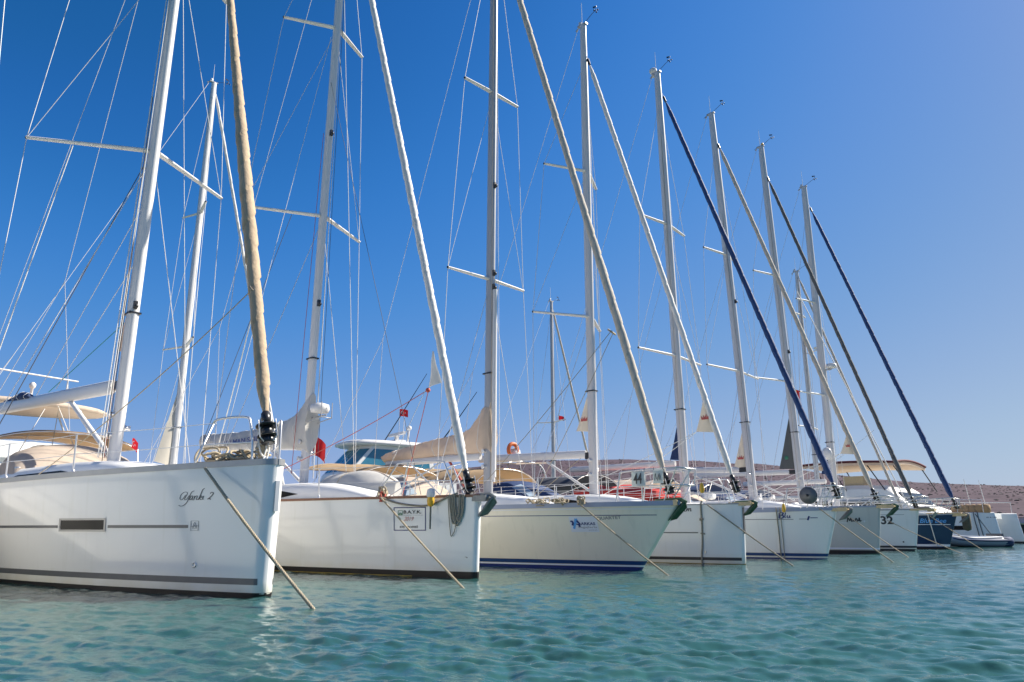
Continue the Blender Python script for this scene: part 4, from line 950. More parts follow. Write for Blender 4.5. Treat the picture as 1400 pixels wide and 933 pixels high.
# ---- 4: white sloop with plumb bow and a rope down its side
b = BO[4]; O = POS[4]
Y4 = dict(foot=(-4.6, 0, 1.6), top=(-4.53, 0, 17.37), a=.155, c=.105, spr=[(7.1, -5.45, 1.6, 7.12), (11.95, -5.2, 1.3, 12)],
          stay=[(-.22, 2.15), (-4.28, 15.7)], jib='jibwhite', jr=(.076, .072), turns=24, cabin=(-2.3, -8.2, .3, 1.2, .36), r=.0088, head='light', fit=(9.9,), rh=.02)
t4, h4, m4 = yacht('sailing_yacht', 'white plumb bowed sloop named Cem with a rope hanging down its side', O, b, Y4)
band(b, -.1, .012).build('boot_stripe', 'scum', h4); band(b, .085, .155, -.05, -10).build('dark_band', 'ink', h4); band(b, .722, .748, -.97, -1.95, off=.005).build('cove_line', 'greystripe', h4)
def name_cem():
    q = lambda l: [(-1.40 + .34 * u, 1.235 + .17 * v) for u, v in l]; mb = MB()
    for l in ([(.42, .80), (.38, .98), (.22, .80), (.06, .40), (.08, .10), (.25, .06), (.42, .22)], [(.44, .30), (.54, .44), (.5, .52), (.44, .36), (.48, .1), (.6, .16)],
              [(.64, .5), (.61, .1)], [(.62, .2), (.72, .5), (.76, .4), (.73, .1)], [(.74, .25), (.85, .52), (.9, .42), (.87, .12), (.95, .18)]): hull_stroke(b, [q(l)], .0085, 'ink', None, mb=mb)
    mb.build('name_lettering', 'ink', h4)
name_cem()
MB().box((stem(b, .9) + .012, -.03, 1.02), (.03, .05, .62)).build('stem_plate', 'greystripe', h4)
MB().lathe([(.03, -.01), (.03, .012), (.02, .014)], on_hull(b, -.84, .277), 10, axis='y').build('outlet', 'steel', h4)
pulpit_split(b, t4, -1.35, -1.05, -.42, -.2, .62); stanchions(b, t4, [-2.9, -4.7, -6.5, -8.3], .62, x_pulpit=-1.05, zt=zd(b, -1) + .6)
boom_oval((-4.85, 0, 2.95), (-9.5, 0, 3.1), .13, .24).build('boom', 'whitealu', t4)
MB().box((-4.8, 0, 2.9), (.12, .09, .2)).build('gooseneck', 'black', t4)
MB().tube([(-4.75, -.02, 1.9), (-6.4, -.02, 2.82)], .04, 8).build('boom_vang', 'whitealu', t4)
fl = flap([(-4.66, 0, 4.85), (-5.2, 0, 3.66), (-4.66, 0, 3.6)], t4, 'sail', 'mainsail_clew'); crown((-4.86, -.045, 3.98), (1, 0, 0), (0, 0, 1), .11, fl, 'crownred')
fl = flap([(-.82, 0, 4.2), (-1.13, 0, 3.28), (-.58, 0, 3.22)], t4, 'sail'); crown((-.82, -.05, 3.62), (1, 0, 0), (0, 0, 1), .1, fl, 'crownred')
wire(sagline((-1.15, -.02, 3.27), (-5.5, -1.2, 1.6), .1), t4, 'jib_sheet', 'wline', .008); wire(sagline((-1.15, .02, 3.27), (-5.8, 1.2, 1.6), .1), t4, 'jib_sheet', 'wline', .008)
bimini(t4, -8.1, -11.8, 2.7, 2.72, 2.9, 'tan', 'bimini', .4, zf=1.4); sprayhood(t4, -6.2, -7.9, 2.3, 1.5, 2.3, 'navycloth')
wire([(-5.0, -.05, 2.85), (-6.6, -.6, 1.6)], t4, 'kicker_line', 'rope', .008)
plough(t4, (.30, 0, 1.42), .66, 'greenanchor', 'ytimber', .6, .6)
own(MB().tube(smoothpts([on_hull(b, -.83, 1.5, .0), on_hull(b, -.85, 1.38, .025), on_hull(b, -.86, .9, .022), on_hull(b, -.88, .5, .025), on_hull(b, -.92, .12, .03), on_hull(b, -.93, -.2, .03)], 6), .022, 8).tube([on_hull(b, -.90, 1.05, .03), on_hull(b, -.81, 1.06, .05)], .03, 6).tube([on_hull(b, -.90, .72, .03), on_hull(b, -.80, .71, .05)], .018, 6),
    'hanging_rope', 'grope', 'knotted rope hanging straight down the side of the sloop named Cem', 'rope', ((O[0], O[1], 0), A45))
mooring('taut rope from the plumb bowed sloop named Cem into the water', to_world(O, (-.67, -.46, 1.40)), (6.49, 17.81, 0), 'grope', .018, .02)
yl = thing('rescue_light', 'yellow rescue light hanging from the bow rail of the sloop named Cem', 'safety light', to_world(O, (-.72, -.58, 1.68)), A45)
MB().lathe([(.01, 0), (.05, .02), (.06, .1), (.045, .2), (.02, .25)], (0, 0, 0), 12).build('lamp_body', 'yellow', yl); MB().tube([(0, 0, .25), (.02, .02, .40)], .006, 5).build('lanyard', 'dline', yl)

# ---- 5: white sloop named Blu
b = BO[5]; O = POS[5]
Y5 = dict(foot=(-4.42, 0, 1.5), top=(-4.64, 0, 17.6), a=.165, c=.11, spr=[(6.55, -4.7, 1.9, 6.56), (11.4, -4.75, 1.4, 11.42)],
          stay=[(.36, 2.1), (-4.32, 16.2)], jib='jibnavy', jr=(.092, .07), turns=22, cabin=(-2.3, -8.0, .3, 1.15, .36), r=.009, head='dome', fit=(8.0,), rh=.05)
t5, h5, m5 = yacht('sailing_yacht', 'white sloop with a navy rolled headsail, radome at the masthead and the name Blu', O, b, Y5, railm='bluerail')
band(b, -.1, .03).build('boot_stripe', 'dkblue', h5); band(b, .075, .155, None, -10).build('blue_band', 'blue', h5)
band(b, 1.078, 1.094, -.66, -10, off=.005).build('cove_line', 'greystripe', h5); band(b, 1.086, 1.100, -.3, -.52, (-1,), .005).build('cove_line', 'greystripe', h5)
band(b, 1.115, 1.135, -.06, -.24, (-1,), .006).build('badge', 'dkblue', h5)
hull_stroke(b, [[(-.31, 1.06), (-.29, 1.11), (-.26, 1.17)]], .018, 'dkblue', h5, 'badge')
mb = MB(); q = lambda l: [(-1.02 + .34 * u, 1.115 + .16 * v) for u, v in l]
for l in ([(.12, .95), (.06, .5), (.02, .02)], [(.04, .8), (.2, 1.0), (.36, .9), (.28, .6), (.14, .5)], [(.14, .5), (.34, .45), (.3, .1), (.12, -.02), (.0, .1)]): hull_stroke(b, [q(l)], .016, '', None, mb=mb)
for l in ([(.56, 1.0), (.48, .5), (.46, .12), (.54, .1)], [(.66, .5), (.62, .2), (.68, .06), (.78, .2), (.84, .5)], [(.84, .5), (.80, .12), (.9, .1)]): hull_stroke(b, [q(l)], .011, '', None, mb=mb)
mb.build('name_lettering', 'dkblue', h5)
pulpit_full(b, t5, -.75, .6, .62); stanchions(b, t5, [-2.3, -4.1, -5.9, -7.7, -9.5], .62, x_pulpit=-.75, zt=zd(b, 0) + .6)
boom_oval((-4.75, 0, 2.92), (-9.3, 0, 2.96), .13, .2).build('boom', 'whitealu', t5)
flap([(-4.56, 0, 4.3), (-4.95, 0, 3.06), (-4.56, 0, 3.02)], t5, 'navycloth', 'mainsail_clew')
bimini(t5, -8.1, -12.0, 2.8, 2.74, 2.66, 'blackcloth', 'bimini', .45, zf=1.3)
P = []
for i in range(31):
    u = i / 30; x = -5.0 - 3.4 * u
    P.append([(x, -.1 + (.85 + .06 * math.sin(9 * u)) * math.cos(q), 1.92 + (.16 + .1 * math.sin(u * math.pi) + .05 * u) * math.sin(q) * (1.0) + .05 * math.sin(13 * u + 5 * q) + .12 * u) for q in [2 * math.pi * j / 22 for j in range(22)]])
own(MB().loft(P), 'folded_awning', 'redcloth', 'red awning folded over the cabin behind the 44 placard', 'awning', ((O[0], O[1], 0), A45))
P = []
for i in range(21):
    u = i / 20; x = -4.75 - 2.2 * u
    P.append([(x, -.35 + (.4 + .05 * math.sin(11 * u)) * math.cos(q), 1.66 + .16 * math.sin(q) + .03 * math.sin(12 * u + 4 * q)) for q in [2 * math.pi * j / 16 for j in range(16)]])
own(MB().loft(P), 'folded_awning', 'redcloth', 'smaller red canvas bundle under the red awning on the Blu sloop', 'awning', ((O[0], O[1], 0), A45))
ar = MB()
for sd_ in (-1, 1): ar.tube(smoothpts([(-11.2, sd_ * 1.2, 1.2), (-11.5, sd_ * 1.1, 2.6), (-11.7, sd_ * .9, 3.3), (-11.8, 0, 3.42)], 5), .03, 8)
ar.build('stern_arch', 'steel', t5)
MB().prism([(-11.1, -1.1, 3.2), (-12.4, -1.1, 3.3), (-12.4, .9, 3.42), (-11.1, .9, 3.36)], (0, 0, .04)).build('arch_canopy', 'beige', t5)
MB().lathe([(.02, 0), (.24, .02), (.27, .2), (.22, .42), (.08, .5), (.01, .51)], (-11.4, -.9, 3.36), 16).build('satellite_dome', 'whitealu', t5)
MB().lathe([(.02, 0), (.30, .02), (.32, .26), (.03, .3)], (-12.6, -.5, 3.4), 16).build('radome', 'whitealu', t5)
own(MB().tube([(.02, .24 * math.cos(u), .24 * math.sin(u)) for u in [2 * math.pi * i / 24 for i in range(25)]], .075, 10, caps=False), 'life_ring', 'orange', 'orange life ring on the stern arch between the grey mast and the white boom', 'life ring', (to_world(O, (-11.25, -1.15, 3.75)), A45))
rl = thing('line_reel', 'round grey line reel on the bow rail of the sloop named Blu', 'reel', to_world(O, (-.18, -.42, 1.74)), A45)
for k, yy in enumerate((-.05, .05)): MB().lathe([(.03, yy - .008), (.235, yy - .008), (.235, yy + .008), (.03, yy + .008)], (0, 0, 0), 24, axis='y').build('flange', 'greystripe', rl)
MB().lathe([(.04, -.04), (.15, -.04), (.15, .04), (.04, .04)], (0, 0, 0), 18, axis='y').build('wound_webbing', 'greyfab', rl); MB().lathe([(.0, -.09), (.035, -.09), (.035, .09), (.0, .09)], (0, 0, 0), 10, axis='y').build('axle', 'black', rl)
plough(t5, (.72, 0, 1.34), .66, 'anchor', 'ytimber', .4, .55)
mooring('long rope from the bow of the sloop named Blu into the water', to_world(O, (.05, -.33, 1.38)), (9.82, 19.89, 0), 'rope', .018, .02)
for lab, xx in (('rope loop hanging down the side left of the name Blu', -1.06), ('thinner rope hanging down through the name Blu', -.97)):
    own(MB().tube(smoothpts([on_hull(b, xx, 1.42, .0), on_hull(b, xx + .01, 1.28, .03), on_hull(b, xx - .01, .7, .03), on_hull(b, xx - .04, .15, .03), on_hull(b, xx - .05, -.15, .03)], 6), .016 if xx < -1 else .011, 7), 'hanging_rope', 'grope', lab, 'rope', ((O[0], O[1], 0), A45))
yl = thing('rescue_light', 'small yellow light hanging at deck edge above the name Blu', 'safety light', to_world(O, (-.76, -.80, 1.27)), A45)
MB().lathe([(.01, 0), (.045, .02), (.055, .1), (.04, .2), (.02, .25)], (0, 0, 0), 12).build('lamp_body', 'yellow', yl); MB().tube([(0, 0, .25), (.02, .1, .5)], .006, 5).build('lanyard', 'dline', yl)

# ---- 6: grey green sloop
b = BO[6]; O = POS[6]
Y6 = dict(foot=(-4.42, 0, 1.7), top=(-5.0, 0, 18.75), a=.175, c=.115, spr=[(6.97, -4.85, 2.05, 6.98), (12.0, -5.0, 1.45, 12.02)],
          stay=[(-.02, 2.2), (-4.7, 16.9)], jib='jibbeige', jr=(.085, .075), turns=22, cabin=(-2.4, -8.2, .3, 1.2, .36), r=.0095, head='arrow', fit=(9.9,), rh=.035)
t6, h6, m6 = yacht('sailing_yacht', 'grey green hulled sloop with a beige rolled headsail, left of the number 32', O, b, Y6, 'greyhull', railm='bluerail')
band(b, -.1, .11).build('boot_stripe', 'boot', h6); band(b, .145, .195, None, -10).build('white_band', 'decal', h6); band(b, 1.01, 1.022, -.8, -9, off=.005).build('cove_line', 'decal', h6)
hull_stroke(b, [[(-.80, 1.04), (-.76, 1.19), (-.72, 1.08), (-.68, 1.19), (-.66, 1.05)], [(-.63, 1.06), (-.60, 1.13), (-.58, 1.06)], [(-.55, 1.06), (-.53, 1.17), (-.49, 1.10), (-.51, 1.06)], [(-.46, 1.07), (-.43, 1.19), (-.42, 1.07), (-.38, 1.1)]], .014, 'ink', h6, 'name_lettering')
hull_stroke(b, [[(-.36, 1.06), (-.24, 1.075)], [(-.30, 1.03), (-.30, 1.11)]], .006, 'decal', h6, 'badge')
pulpit_full(b, t6, -1.05, .3, .62); stanchions(b, t6, [-2.6, -4.4, -6.2, -8], .62, x_pulpit=-1.05, zt=zd(b, 0) + .6)
boom_oval((-4.9, 0, 3.06), (-9.6, 0, 3.28), .14, .24).build('boom', 'whitealu', t6); MB().box((-4.75, 0, 3.06), (.35, .1, .18)).build('gooseneck', 'black', t6)
fl = flap([(-4.62, 0, 4.7), (-5.15, 0, 3.12), (-4.6, 0, 3.08)], t6, 'sail', 'mainsail_clew'); crown((-4.80, -.05, 3.52), (1, 0, 0), (0, 0, 1), .12, fl, 'crownred')
fl = flap([(-.62, 0, 4.15), (-.95, 0, 3.42), (-.40, 0, 3.36)], t6, 'sail'); crown((-.62, -.05, 3.68), (1, 0, 0), (0, 0, 1), .085, fl, 'crownred')
wire(sagline((-.97, -.02, 3.42), (-5.5, -1.2, 1.7), .1), t6, 'jib_sheet', 'wline', .009); wire(sagline((-.97, .02, 3.42), (-5.8, 1.2, 1.7), .1), t6, 'jib_sheet', 'wline', .009)
bimini(t6, -8.3, -11.6, 2.6, 2.85, 2.95, 'beige', 'bimini', .3, zf=1.5); sprayhood(t6, -6.6, -8.1, 2.3, 1.6, 2.4, 'beige')
MB().tube([(-4.7, 0, 2.0), (-7.0, 0, 2.98)], .04, 8).build('boom_vang', 'whitealu', t6)
plough(t6, (.66, 0, 1.55), .75, 'greenanchor', 'ytimber', .5, .85)
mooring('rope from the grey green sloop crossing its own name into the water', to_world(O, (-.76, -.50, 1.28)), (11.88, 23.09, 0), 'rope', .016, .02)

# ---- 7: cream white sloop with number 32
b = BO[7]; O = POS[7]
Y7 = dict(foot=(-4.25, 0, 1.7), top=(-4.66, 0, 18.8), a=.175, c=.115, spr=[(7.16, -5.0, 1.9, 7.17), (12.15, -4.9, 1.4, 12.17)],
          stay=[(.06, 2.05), (-4.4, 16.85)], jib='jibgrey', jr=(.085, .07), turns=22, cabin=(-2.4, -8.2, .3, 1.2, .34), r=.0095, head='ylight', fit=(8.5,), rh=.035)
t7, h7, m7 = yacht('sailing_yacht', 'off white sloop with the number 32 on its bow and a dark grey rolled headsail', O, b, Y7, 'white')
band(b, -.1, .07).build('boot_stripe', 'ink', h7); band(b, .11, .185, None, -10).build('dark_band', 'ink', h7); band(b, 1.34, 1.352, -.2, -9, off=.005).build('cove_line', 'greystripe', h7)
hull_text(b, '32', -.98, -.57, .985, 1.295, 'ink', h7, bold=.03)
MB().lathe([(.03, -.01), (.03, .012), (.02, .014)], on_hull(b, -.35, .33), 10, axis='y').build('outlet', 'ink', h7)
pulpit_full(b, t7, -1.2, .45, .62); stanchions(b, t7, [-2.8, -4.6, -6.4, -8.2], .62, x_pulpit=-1.2, zt=zd(b, 0) + .6)
boom_oval((-4.7, 0, 3.2), (-9.4, 0, 3.28), .14, .22).build('boom', 'whitealu', t7); MB().box((-4.58, 0, 3.2), (.4, .1, .18)).build('gooseneck', 'black', t7)
fl = flap([(-4.5, 0, 5.6), (-5.15, 0, 3.36), (-4.46, 0, 3.32)], t7, 'greycloth', 'mainsail_clew'); hull_ = MB().lathe([(.05, -.004), (.09, -.004), (.09, .004), (.05, .004)], (-4.76, -.05, 3.82), 14, axis='y').build('sail_emblem', 'greenink', fl)
wire([(-.05, 0, 1.6), (-3.6, 0, 11.2)], t7, 'inner_stay', 'wline', .022); wire(sagline((-1.0, 0, 4.7), (-5.2, -1.2, 1.7), .1), t7, 'jib_sheet', 'wline', .009)
bimini(t7, -8.3, -11.6, 2.6, 2.85, 2.95, 'navycloth', 'bimini', .3, zf=1.5); sprayhood(t7, -6.6, -8.1, 2.3, 1.6, 2.4, 'navycloth')
MB().tube([(-4.6, 0, 2.0), (-6.8, 0, 3.1)], .04, 8).build('boom_vang', 'whitealu', t7)
MB().box((.1, 0, 1.53), (1.5, .34, .07)).box((.72, 0, 1.5), (.25, .24, .1)).build('bow_platform', 'ytimber', t7)
MB().tube([(.2, 0, 1.6), (.62, 0, 1.6), (.80, 0, 1.5), (.86, 0, 1.38)], .035, 8).prism([(.86, -.2, 1.42), (.86, .2, 1.42), (.70, .1, 1.2), (.70, -.1, 1.2)], (.02, 0, 0)).build('anchor', 'anchor', t7)
mooring('longest thin rope, from under the number 32 into the water', to_world(O, (-.75, -.52, 1.14)), (15.26, 25.99, 0), 'rope', .015, .05)

# ---- 8: navy sloop
b = BO[8]; O = POS[8]
Y8 = dict(foot=(-4.45, 0, 1.55), top=(-4.4, 0, 17.8), a=.18, c=.12, spr=[(7.0, -4.9, 1.7, 7.02), (11.6, -4.8, 1.3, 11.62)],
          stay=[(.38, 2.05), (-4.1, 16.3)], jib='jibnavy', jr=(.11, .075), turns=20, cabin=(-2.4, -7.8, .3, 1.1, .34), r=.0095, head='light', fit=(), rh=.03)
t8, h8, m8 = yacht('sailing_yacht', 'navy blue hulled sloop with a navy rolled headsail and light blue name', O, b, Y8, 'navyhull')
band(b, -.1, .06).build('boot_stripe', 'boot', h8); band(b, .10, .19, None, -10).build('white_band', 'decal', h8); band(b, .972, .998, .2, -10, off=.005).build('cove_line', 'decal', h8)
hull_text(b, 'Blue Bee', -.84, .08, 1.05, 1.23, 'ltblue', h8, shear=.35, bold=.012)
pulpit_full(b, t8, -.8, .62, .6); stanchions(b, t8, [-2.4, -4.2, -6, -7.8], .62, x_pulpit=-.8, zt=zd(b, 0) + .58)
boom_oval((-4.8, 0, 2.96), (-9.0, 0, 3.0), .14, .22).build('boom', 'whitealu', t8)
flap([(-4.6, 0, 4.5), (-4.98, 0, 3.3), (-4.6, 0, 3.28)], t8, 'navycloth', 'mainsail_clew')
rd = MB().lathe([(.02, -.02), (.22, 0), (.25, .08), (.23, .19), (.08, .23), (.01, .235)], (-3.98, -.02, 8.25), 16).build('radar_dome', 'whitealu', t8); MB().box((-4.2, 0, 8.2), (.4, .1, .05)).build('radar_bracket', 'alug', rd)
MB().sphere((-4.45, -.42, 4.2), .24, sc=(1, .6, 1.2)).build('radar_reflector', 'whitealu', t8)
bimini(t8, -8.0, -11.2, 2.5, 2.7, 2.8, 'navycloth', 'bimini', .3, zf=1.4)
plough(t8, (.8, 0, 1.36), .7, 'anchor', 'ytimber', .35, .7); MB().box((.0, 0, 1.44), (1.3, .3, .05)).build('bow_platform', 'ytimber', t8)
mooring('rope from the bow of the navy sloop past the grey inflatable', to_world(O, (-.44, -.42, 1.33)), (18.24, 29.73, 0), 'rope', .016, .02)
own(MB().tube(smoothpts([on_hull(b, -.52, 1.42, 0), on_hull(b, -.50, 1.3, .02), on_hull(b, -.44, .7, .02), on_hull(b, -.38, .1, .02)], 6), .02, 7), 'hanging_rope', 'wline', 'pale rope hanging straight down the navy hull', 'rope', ((O[0], O[1], 0), A45))
fd = thing('fender', 'brown cloth covered fender hanging off the port bow of the navy sloop', 'fender', (19.45, 32.6, .72), .2)
MB().lathe([(.02, 0), (.14, .05), (.17, .15), (.17, .62), (.14, .74), (.03, .78)], (0, 0, 0), 16).build('fender_body', 'fenderb', fd); MB().tube([(0, 0, .78), (-.3, -.1, 1.0)], .01, 5).build('lanyard', 'rope', fd)

for k_, t_ in ((1, t1), (2, t2), (3, t3), (4, t4), (5, t5), (6, t6), (7, t7), (8, t8)): deck_gear(BO[k_], t_, seed=k_)

# ------------------------------------------------------------------ power catamaran at the far end
b = dict(L=13.5, B=1.9, fb0=1.62, fb1=1.75, rake=-.25, p=1.9, sm=6, wr=.82, rn=.05); O = POS[9]
ct = thing('power_catamaran', 'pale grey twin hulled motor catamaran with an awning at the end of the row', 'motorboat', (O[0], O[1], 0), A45)
for y0 in (0, 4.9):
    h = hull_mb(b).build('hull', 'white', ct); h.location = (0, y0, 0); d = deck_mb(b).build('deck', 'deck', h); band(b, -.1, .1).build('boot_stripe', 'boot', h)
    if y0 == 0:
        band(b, .74, .96, -1.48, -3.4, (-1,), .006).build('hull_window', 'glass', h); hull_text(b, '35 A 135', -.62, -.18, 1.36, 1.42, 'ink', h, bold=.02)
        band(b, .30, .33, -.6, -9, (-1,), .02).build('rubbing_strake', 'deck', h)
MB().box((-7.2, 2.45, 1.3), (10.4, 3.6, .5)).build('bridge_deck', 'deck', ct)
sd2 = []
cx0, cx1 = -3.4, -10.4
ca = MB(); P = []
for (x, z, w_) in ((-3.2, 1.72, 2.7), (-4.4, 2.2, 2.7), (-5.2, 3.0, 2.55), (-5.6, 3.28, 2.45), (-7.4, 3.34, 2.45), (-10.4, 3.3, 2.5)):
    P.append([(x, 2.45 - w_, 1.6), (x, 2.45 - w_ * .97, z * .86 + .22), (x, 2.45 - w_ * .85, z), (x, 2.45 + w_ * .85, z), (x, 2.45 + w_ * .97, z * .86 + .22), (x, 2.45 + w_, 1.6)])
co = ca.loft(P, 0, False).build('cabin', 'deck', ct)
for sg in (-1, 1): MB().grid([[(x, 2.45 + sg * 2.63, z) for z in (1.98, 2.42)] for x in (-5.7, -6.5, -7.6, -8.8, -10)]).build('cabin_window', 'glass', co)
MB().grid([[(x, y, z) for (x, z) in ((-4.32, 2.24), (-5.02, 2.90))] for y in (.3, 1.7, 3.2, 4.6)]).build('windscreen', 'glass', co)
P = []
for i in range(13):
    u = i / 12; x = -4.8 - 6.0 * u; P.append([(x, 2.45 + 2.75 * q, 4.74 - .2 * q * q + .12 * math.sin(math.pi * u) + .05 * u) for q in [-1 + 2 * j / 10 for j in range(11)]])
mb = MB().grid(P); mb.grid([[(p[0], p[1], p[2] - .2) for p in r][::-1] for r in P]); mb.grid([[P[i][0], (P[i][0][0], P[i][0][1], P[i][0][2] - .2)] for i in range(13)]); mb.grid([[P[i][-1], (P[i][-1][0], P[i][-1][1], P[i][-1][2] - .2)] for i in range(13)]); mb.grid([[P[0][j], (P[0][j][0], P[0][j][1], P[0][j][2] - .2)] for j in range(11)])
aw = mb.build('awning', 'beige', ct)
mb = MB(); mb.tube([(p[0][0], p[0][1] - .02, p[0][2] + .02) for p in P], .07, 6).tube([(q[0] + .02, q[1], q[2] + .02) for q in P[0]], .07, 6); mb.build('awning_trim', 'maroon', aw)
for (xa, xb) in ((-5.0, -4.2), (-6.4, -5.6), (-8.6, -7.8), (-9.6, -8.8), (-10.6, -10.5)):
    for sg in (-1, 1): MB().tube([(xa, 2.45 + sg * 2.6, 4.5), (xb if xb > -10 else -10.5, 2.45 + sg * 2.4, 3.0)], .035, 6).build('awning_pole', 'black', ct)
MB().box((-7.6, 1.1, 3.6), (1.2, .8, .6)).build('helm_seat', 'ytimber', ct)
for k in range(2):
    rl = MB(); y0 = (-.62, 5.5)[k]; pts = [(-.6, y0 * 1, 2.28), (-3, y0 - .1 if k == 0 else y0 + .1, 2.34), (-9, y0 - .2 if k == 0 else y0 + .2, 2.36)]; rl.tube(pts, .02, 6)
    for x in (-.6, -1.8, -3, -4.6, -6.2, -7.8): rl.tube([(x, y0 - (.1 if k == 0 else -.1) * min(1, -x / 3), 1.62), (x, y0 - (.1 if k == 0 else -.1) * min(1, -x / 3), 2.32)], .016, 5)
    rl.build('guard_rail', 'steel', ct)
st = MB()
for i in range(6): st.lathe([(.02, 0), (.22, .02), (.24, .2), (.22, .42), (.05, .46)], (-.62 - .30 * i, .02 + .05 * i, 1.62), 12)
st.build('bow_cushions', 'tan', ct)
MB().box((-1.1, 2.45, 1.5), (.5, 3.4, .3)).build('cross_beam', 'deck', ct)
for (x, y) in ((-1.6, 1.2), (-1.3, 3.0)): MB().tube([(x, y, 2.1), (x - .15, y - .05, 3.5)], [.022, .014], 5).tube([(x, y, 1.6), (x, y, 2.12)], .03, 6).build('antenna', 'wline', ct)
mooring('rope from the bow of the motor catamaran into the water', to_world(O, (-1.05, -.46, 1.58)), (24.95, 39.25, 0), 'dline', .022, .02)
for lab, xx in (('left one of two dark ropes hanging down the catamaran hull', -1.16), ('right one of two dark ropes hanging down the catamaran hull', -.98)):
    own(MB().tube(smoothpts([on_hull(b, xx, 1.68, .02), on_hull(b, xx + .03, 1.2, .03), on_hull(b, xx + .12, .5, .03), on_hull(b, xx + .15, -.1, .03)], 6), .022, 6), 'hanging_rope', 'dline', lab, 'rope', ((O[0], O[1], 0), A45))
# inflatable beside it
dn = thing('inflatable_dinghy', 'grey inflatable dinghy floating between the navy sloop and the catamaran', 'dinghy', (21.4, 36.0, 0), R(188))
mb = MB()
for s_ in (-1, 1): mb.tube(smoothpts([(-1.6, s_ * .62, .22), (-.4, s_ * .64, .22), (.7, s_ * .55, .26), (1.35, s_ * .2, .36), (1.45, 0, .38)], 6), .23, 12)
mb.build('tube', 'tube', dn); MB().box((-.3, 0, .12), (2.4, .9, .08)).build('floor', 'greystripe', dn); MB().box((-1.45, 0, .34), (.08, 1.0, .5)).build('transom', 'greystripe', dn); MB().box((-.4, 0, .40), (.25, 1.1, .05)).build('bench', 'deck', dn)
for s_ in (-1, 1):
    MB().tube(smoothpts([(-1.5, s_ * .86, .28), (-.4, s_ * .88, .28), (.7, s_ * .79, .32), (1.3, s_ * .45, .40)], 5), .04, 6).build('rub_strip', 'navycloth', dn); MB().tube(smoothpts([(-1.2, s_ * .76, .44), (-.4, s_ * .78, .46), (.5, s_ * .72, .47), (1.2, s_ * .35, .57)], 5), .022, 5).build('grab_line', 'decal', dn)
    MB().lathe([(.02, -.06), (.20, -.05), (.236, 0), (.236, .42), (.22, .43)], (-1.66, s_ * .62, .22), 14, axis='x').build('tube_end', 'navycloth', dn)

# ------------------------------------------------------------------ craft behind the row
def bgboat(label, O, rz, L_, foot, top, spr, a=.12, mm='alu', fb=1.25, jib=None, hullm='white', head='light'):
    b = dict(L=L_, B=L_ * .3, fb0=fb, fb1=fb * .88, rake=.6, p=1.8, sm=L_ * .6, wr=.86, rn=.05)
    Y = dict(foot=foot, top=top, a=a, c=a * .7, mm=mm, spr=spr, cabin=(-L_ * .2, -L_ * .62, .3, L_ * .1, .38), r=.011, head=head, hal=3, winch=False, rh=.03)
    if jib: Y.update(stay=[(-.1, fb + .55), (top[0] + .12, top[2] - .5)], jib=jib, jr=(.07, .06), turns=12)
    else: Y['stay'] = [(-.1, fb + .4), (top[0] + .1, top[2] - .2)]
    t, h, m = yacht('sailing_yacht', label, O, b, Y, hullm, 'sailing yachts lying behind the row', rz)
    band(b, -.1, .12).build('boot_stripe', 'dkblue', h); boom_oval((foot[0] - .2, 0, fb + 1.25), (foot[0] - L_ * .36, 0, fb + 1.3), .12, .18).build('boom', mm, t)
    return t, Y
A135 = R(45)
def from_mast(mx, my, rz, fx): return (mx - math.cos(rz) * fx, my - math.sin(rz) * fx)
fx = -5.2
tb, Yb = bgboat('white ketch lying behind the two nearest sloops, only its mast showing', from_mast(-13.6, 30, A135, fx), A135, 14.5, (fx, 0, 1.6), (fx - .05, 0, 20.6), [(8.2, fx - .35, 1.55, 8.25), (14.2, fx - .3, 1.2, 14.25)], .15, 'whitealu', jib='jibwhite')
flap([(fx - .1, 0, 6.4), (fx - .75, 0, 3.4), (fx + .02, 0, 3.2)], tb, 'sail', 'mainsail_clew')
fx = -4.6
tb, Yb = bgboat('small white yacht with a grey mast far behind the cream sloop', from_mast(2.5, 45, A135, fx), A135, 12.5, (fx, 0, 1.6), (fx, 0, 14.8), [(7.1, fx - .2, 1.15, 7.15)], .14, 'alug', jib='jibbeige')
fx = -4.2
tb, Yb = bgboat('low white sloop with a short mast hidden between the navy sloop and the catamaran', (19.4, 37.5), A45, 11, (fx, 0, 1.5), (fx, 0, 15.2), [(6.2, fx - .2, 1.2, 6.2), (12.6, fx - .15, .9, 12.65)], .13, 'alu', jib='jibbeige', fb=1.2)
MB().tube([mast_at(Yb, 10.3), mast_at(Yb, 10.3) + Vector((.75, 0, .12))], .03, 6).lathe([(.05, 0), (.24, .03), (.26, .1), (.05, .16)], mast_at(Yb, 10.36) + Vector((.8, 0, .1)), 14).build('deck_lamp', 'whitealu', tb)

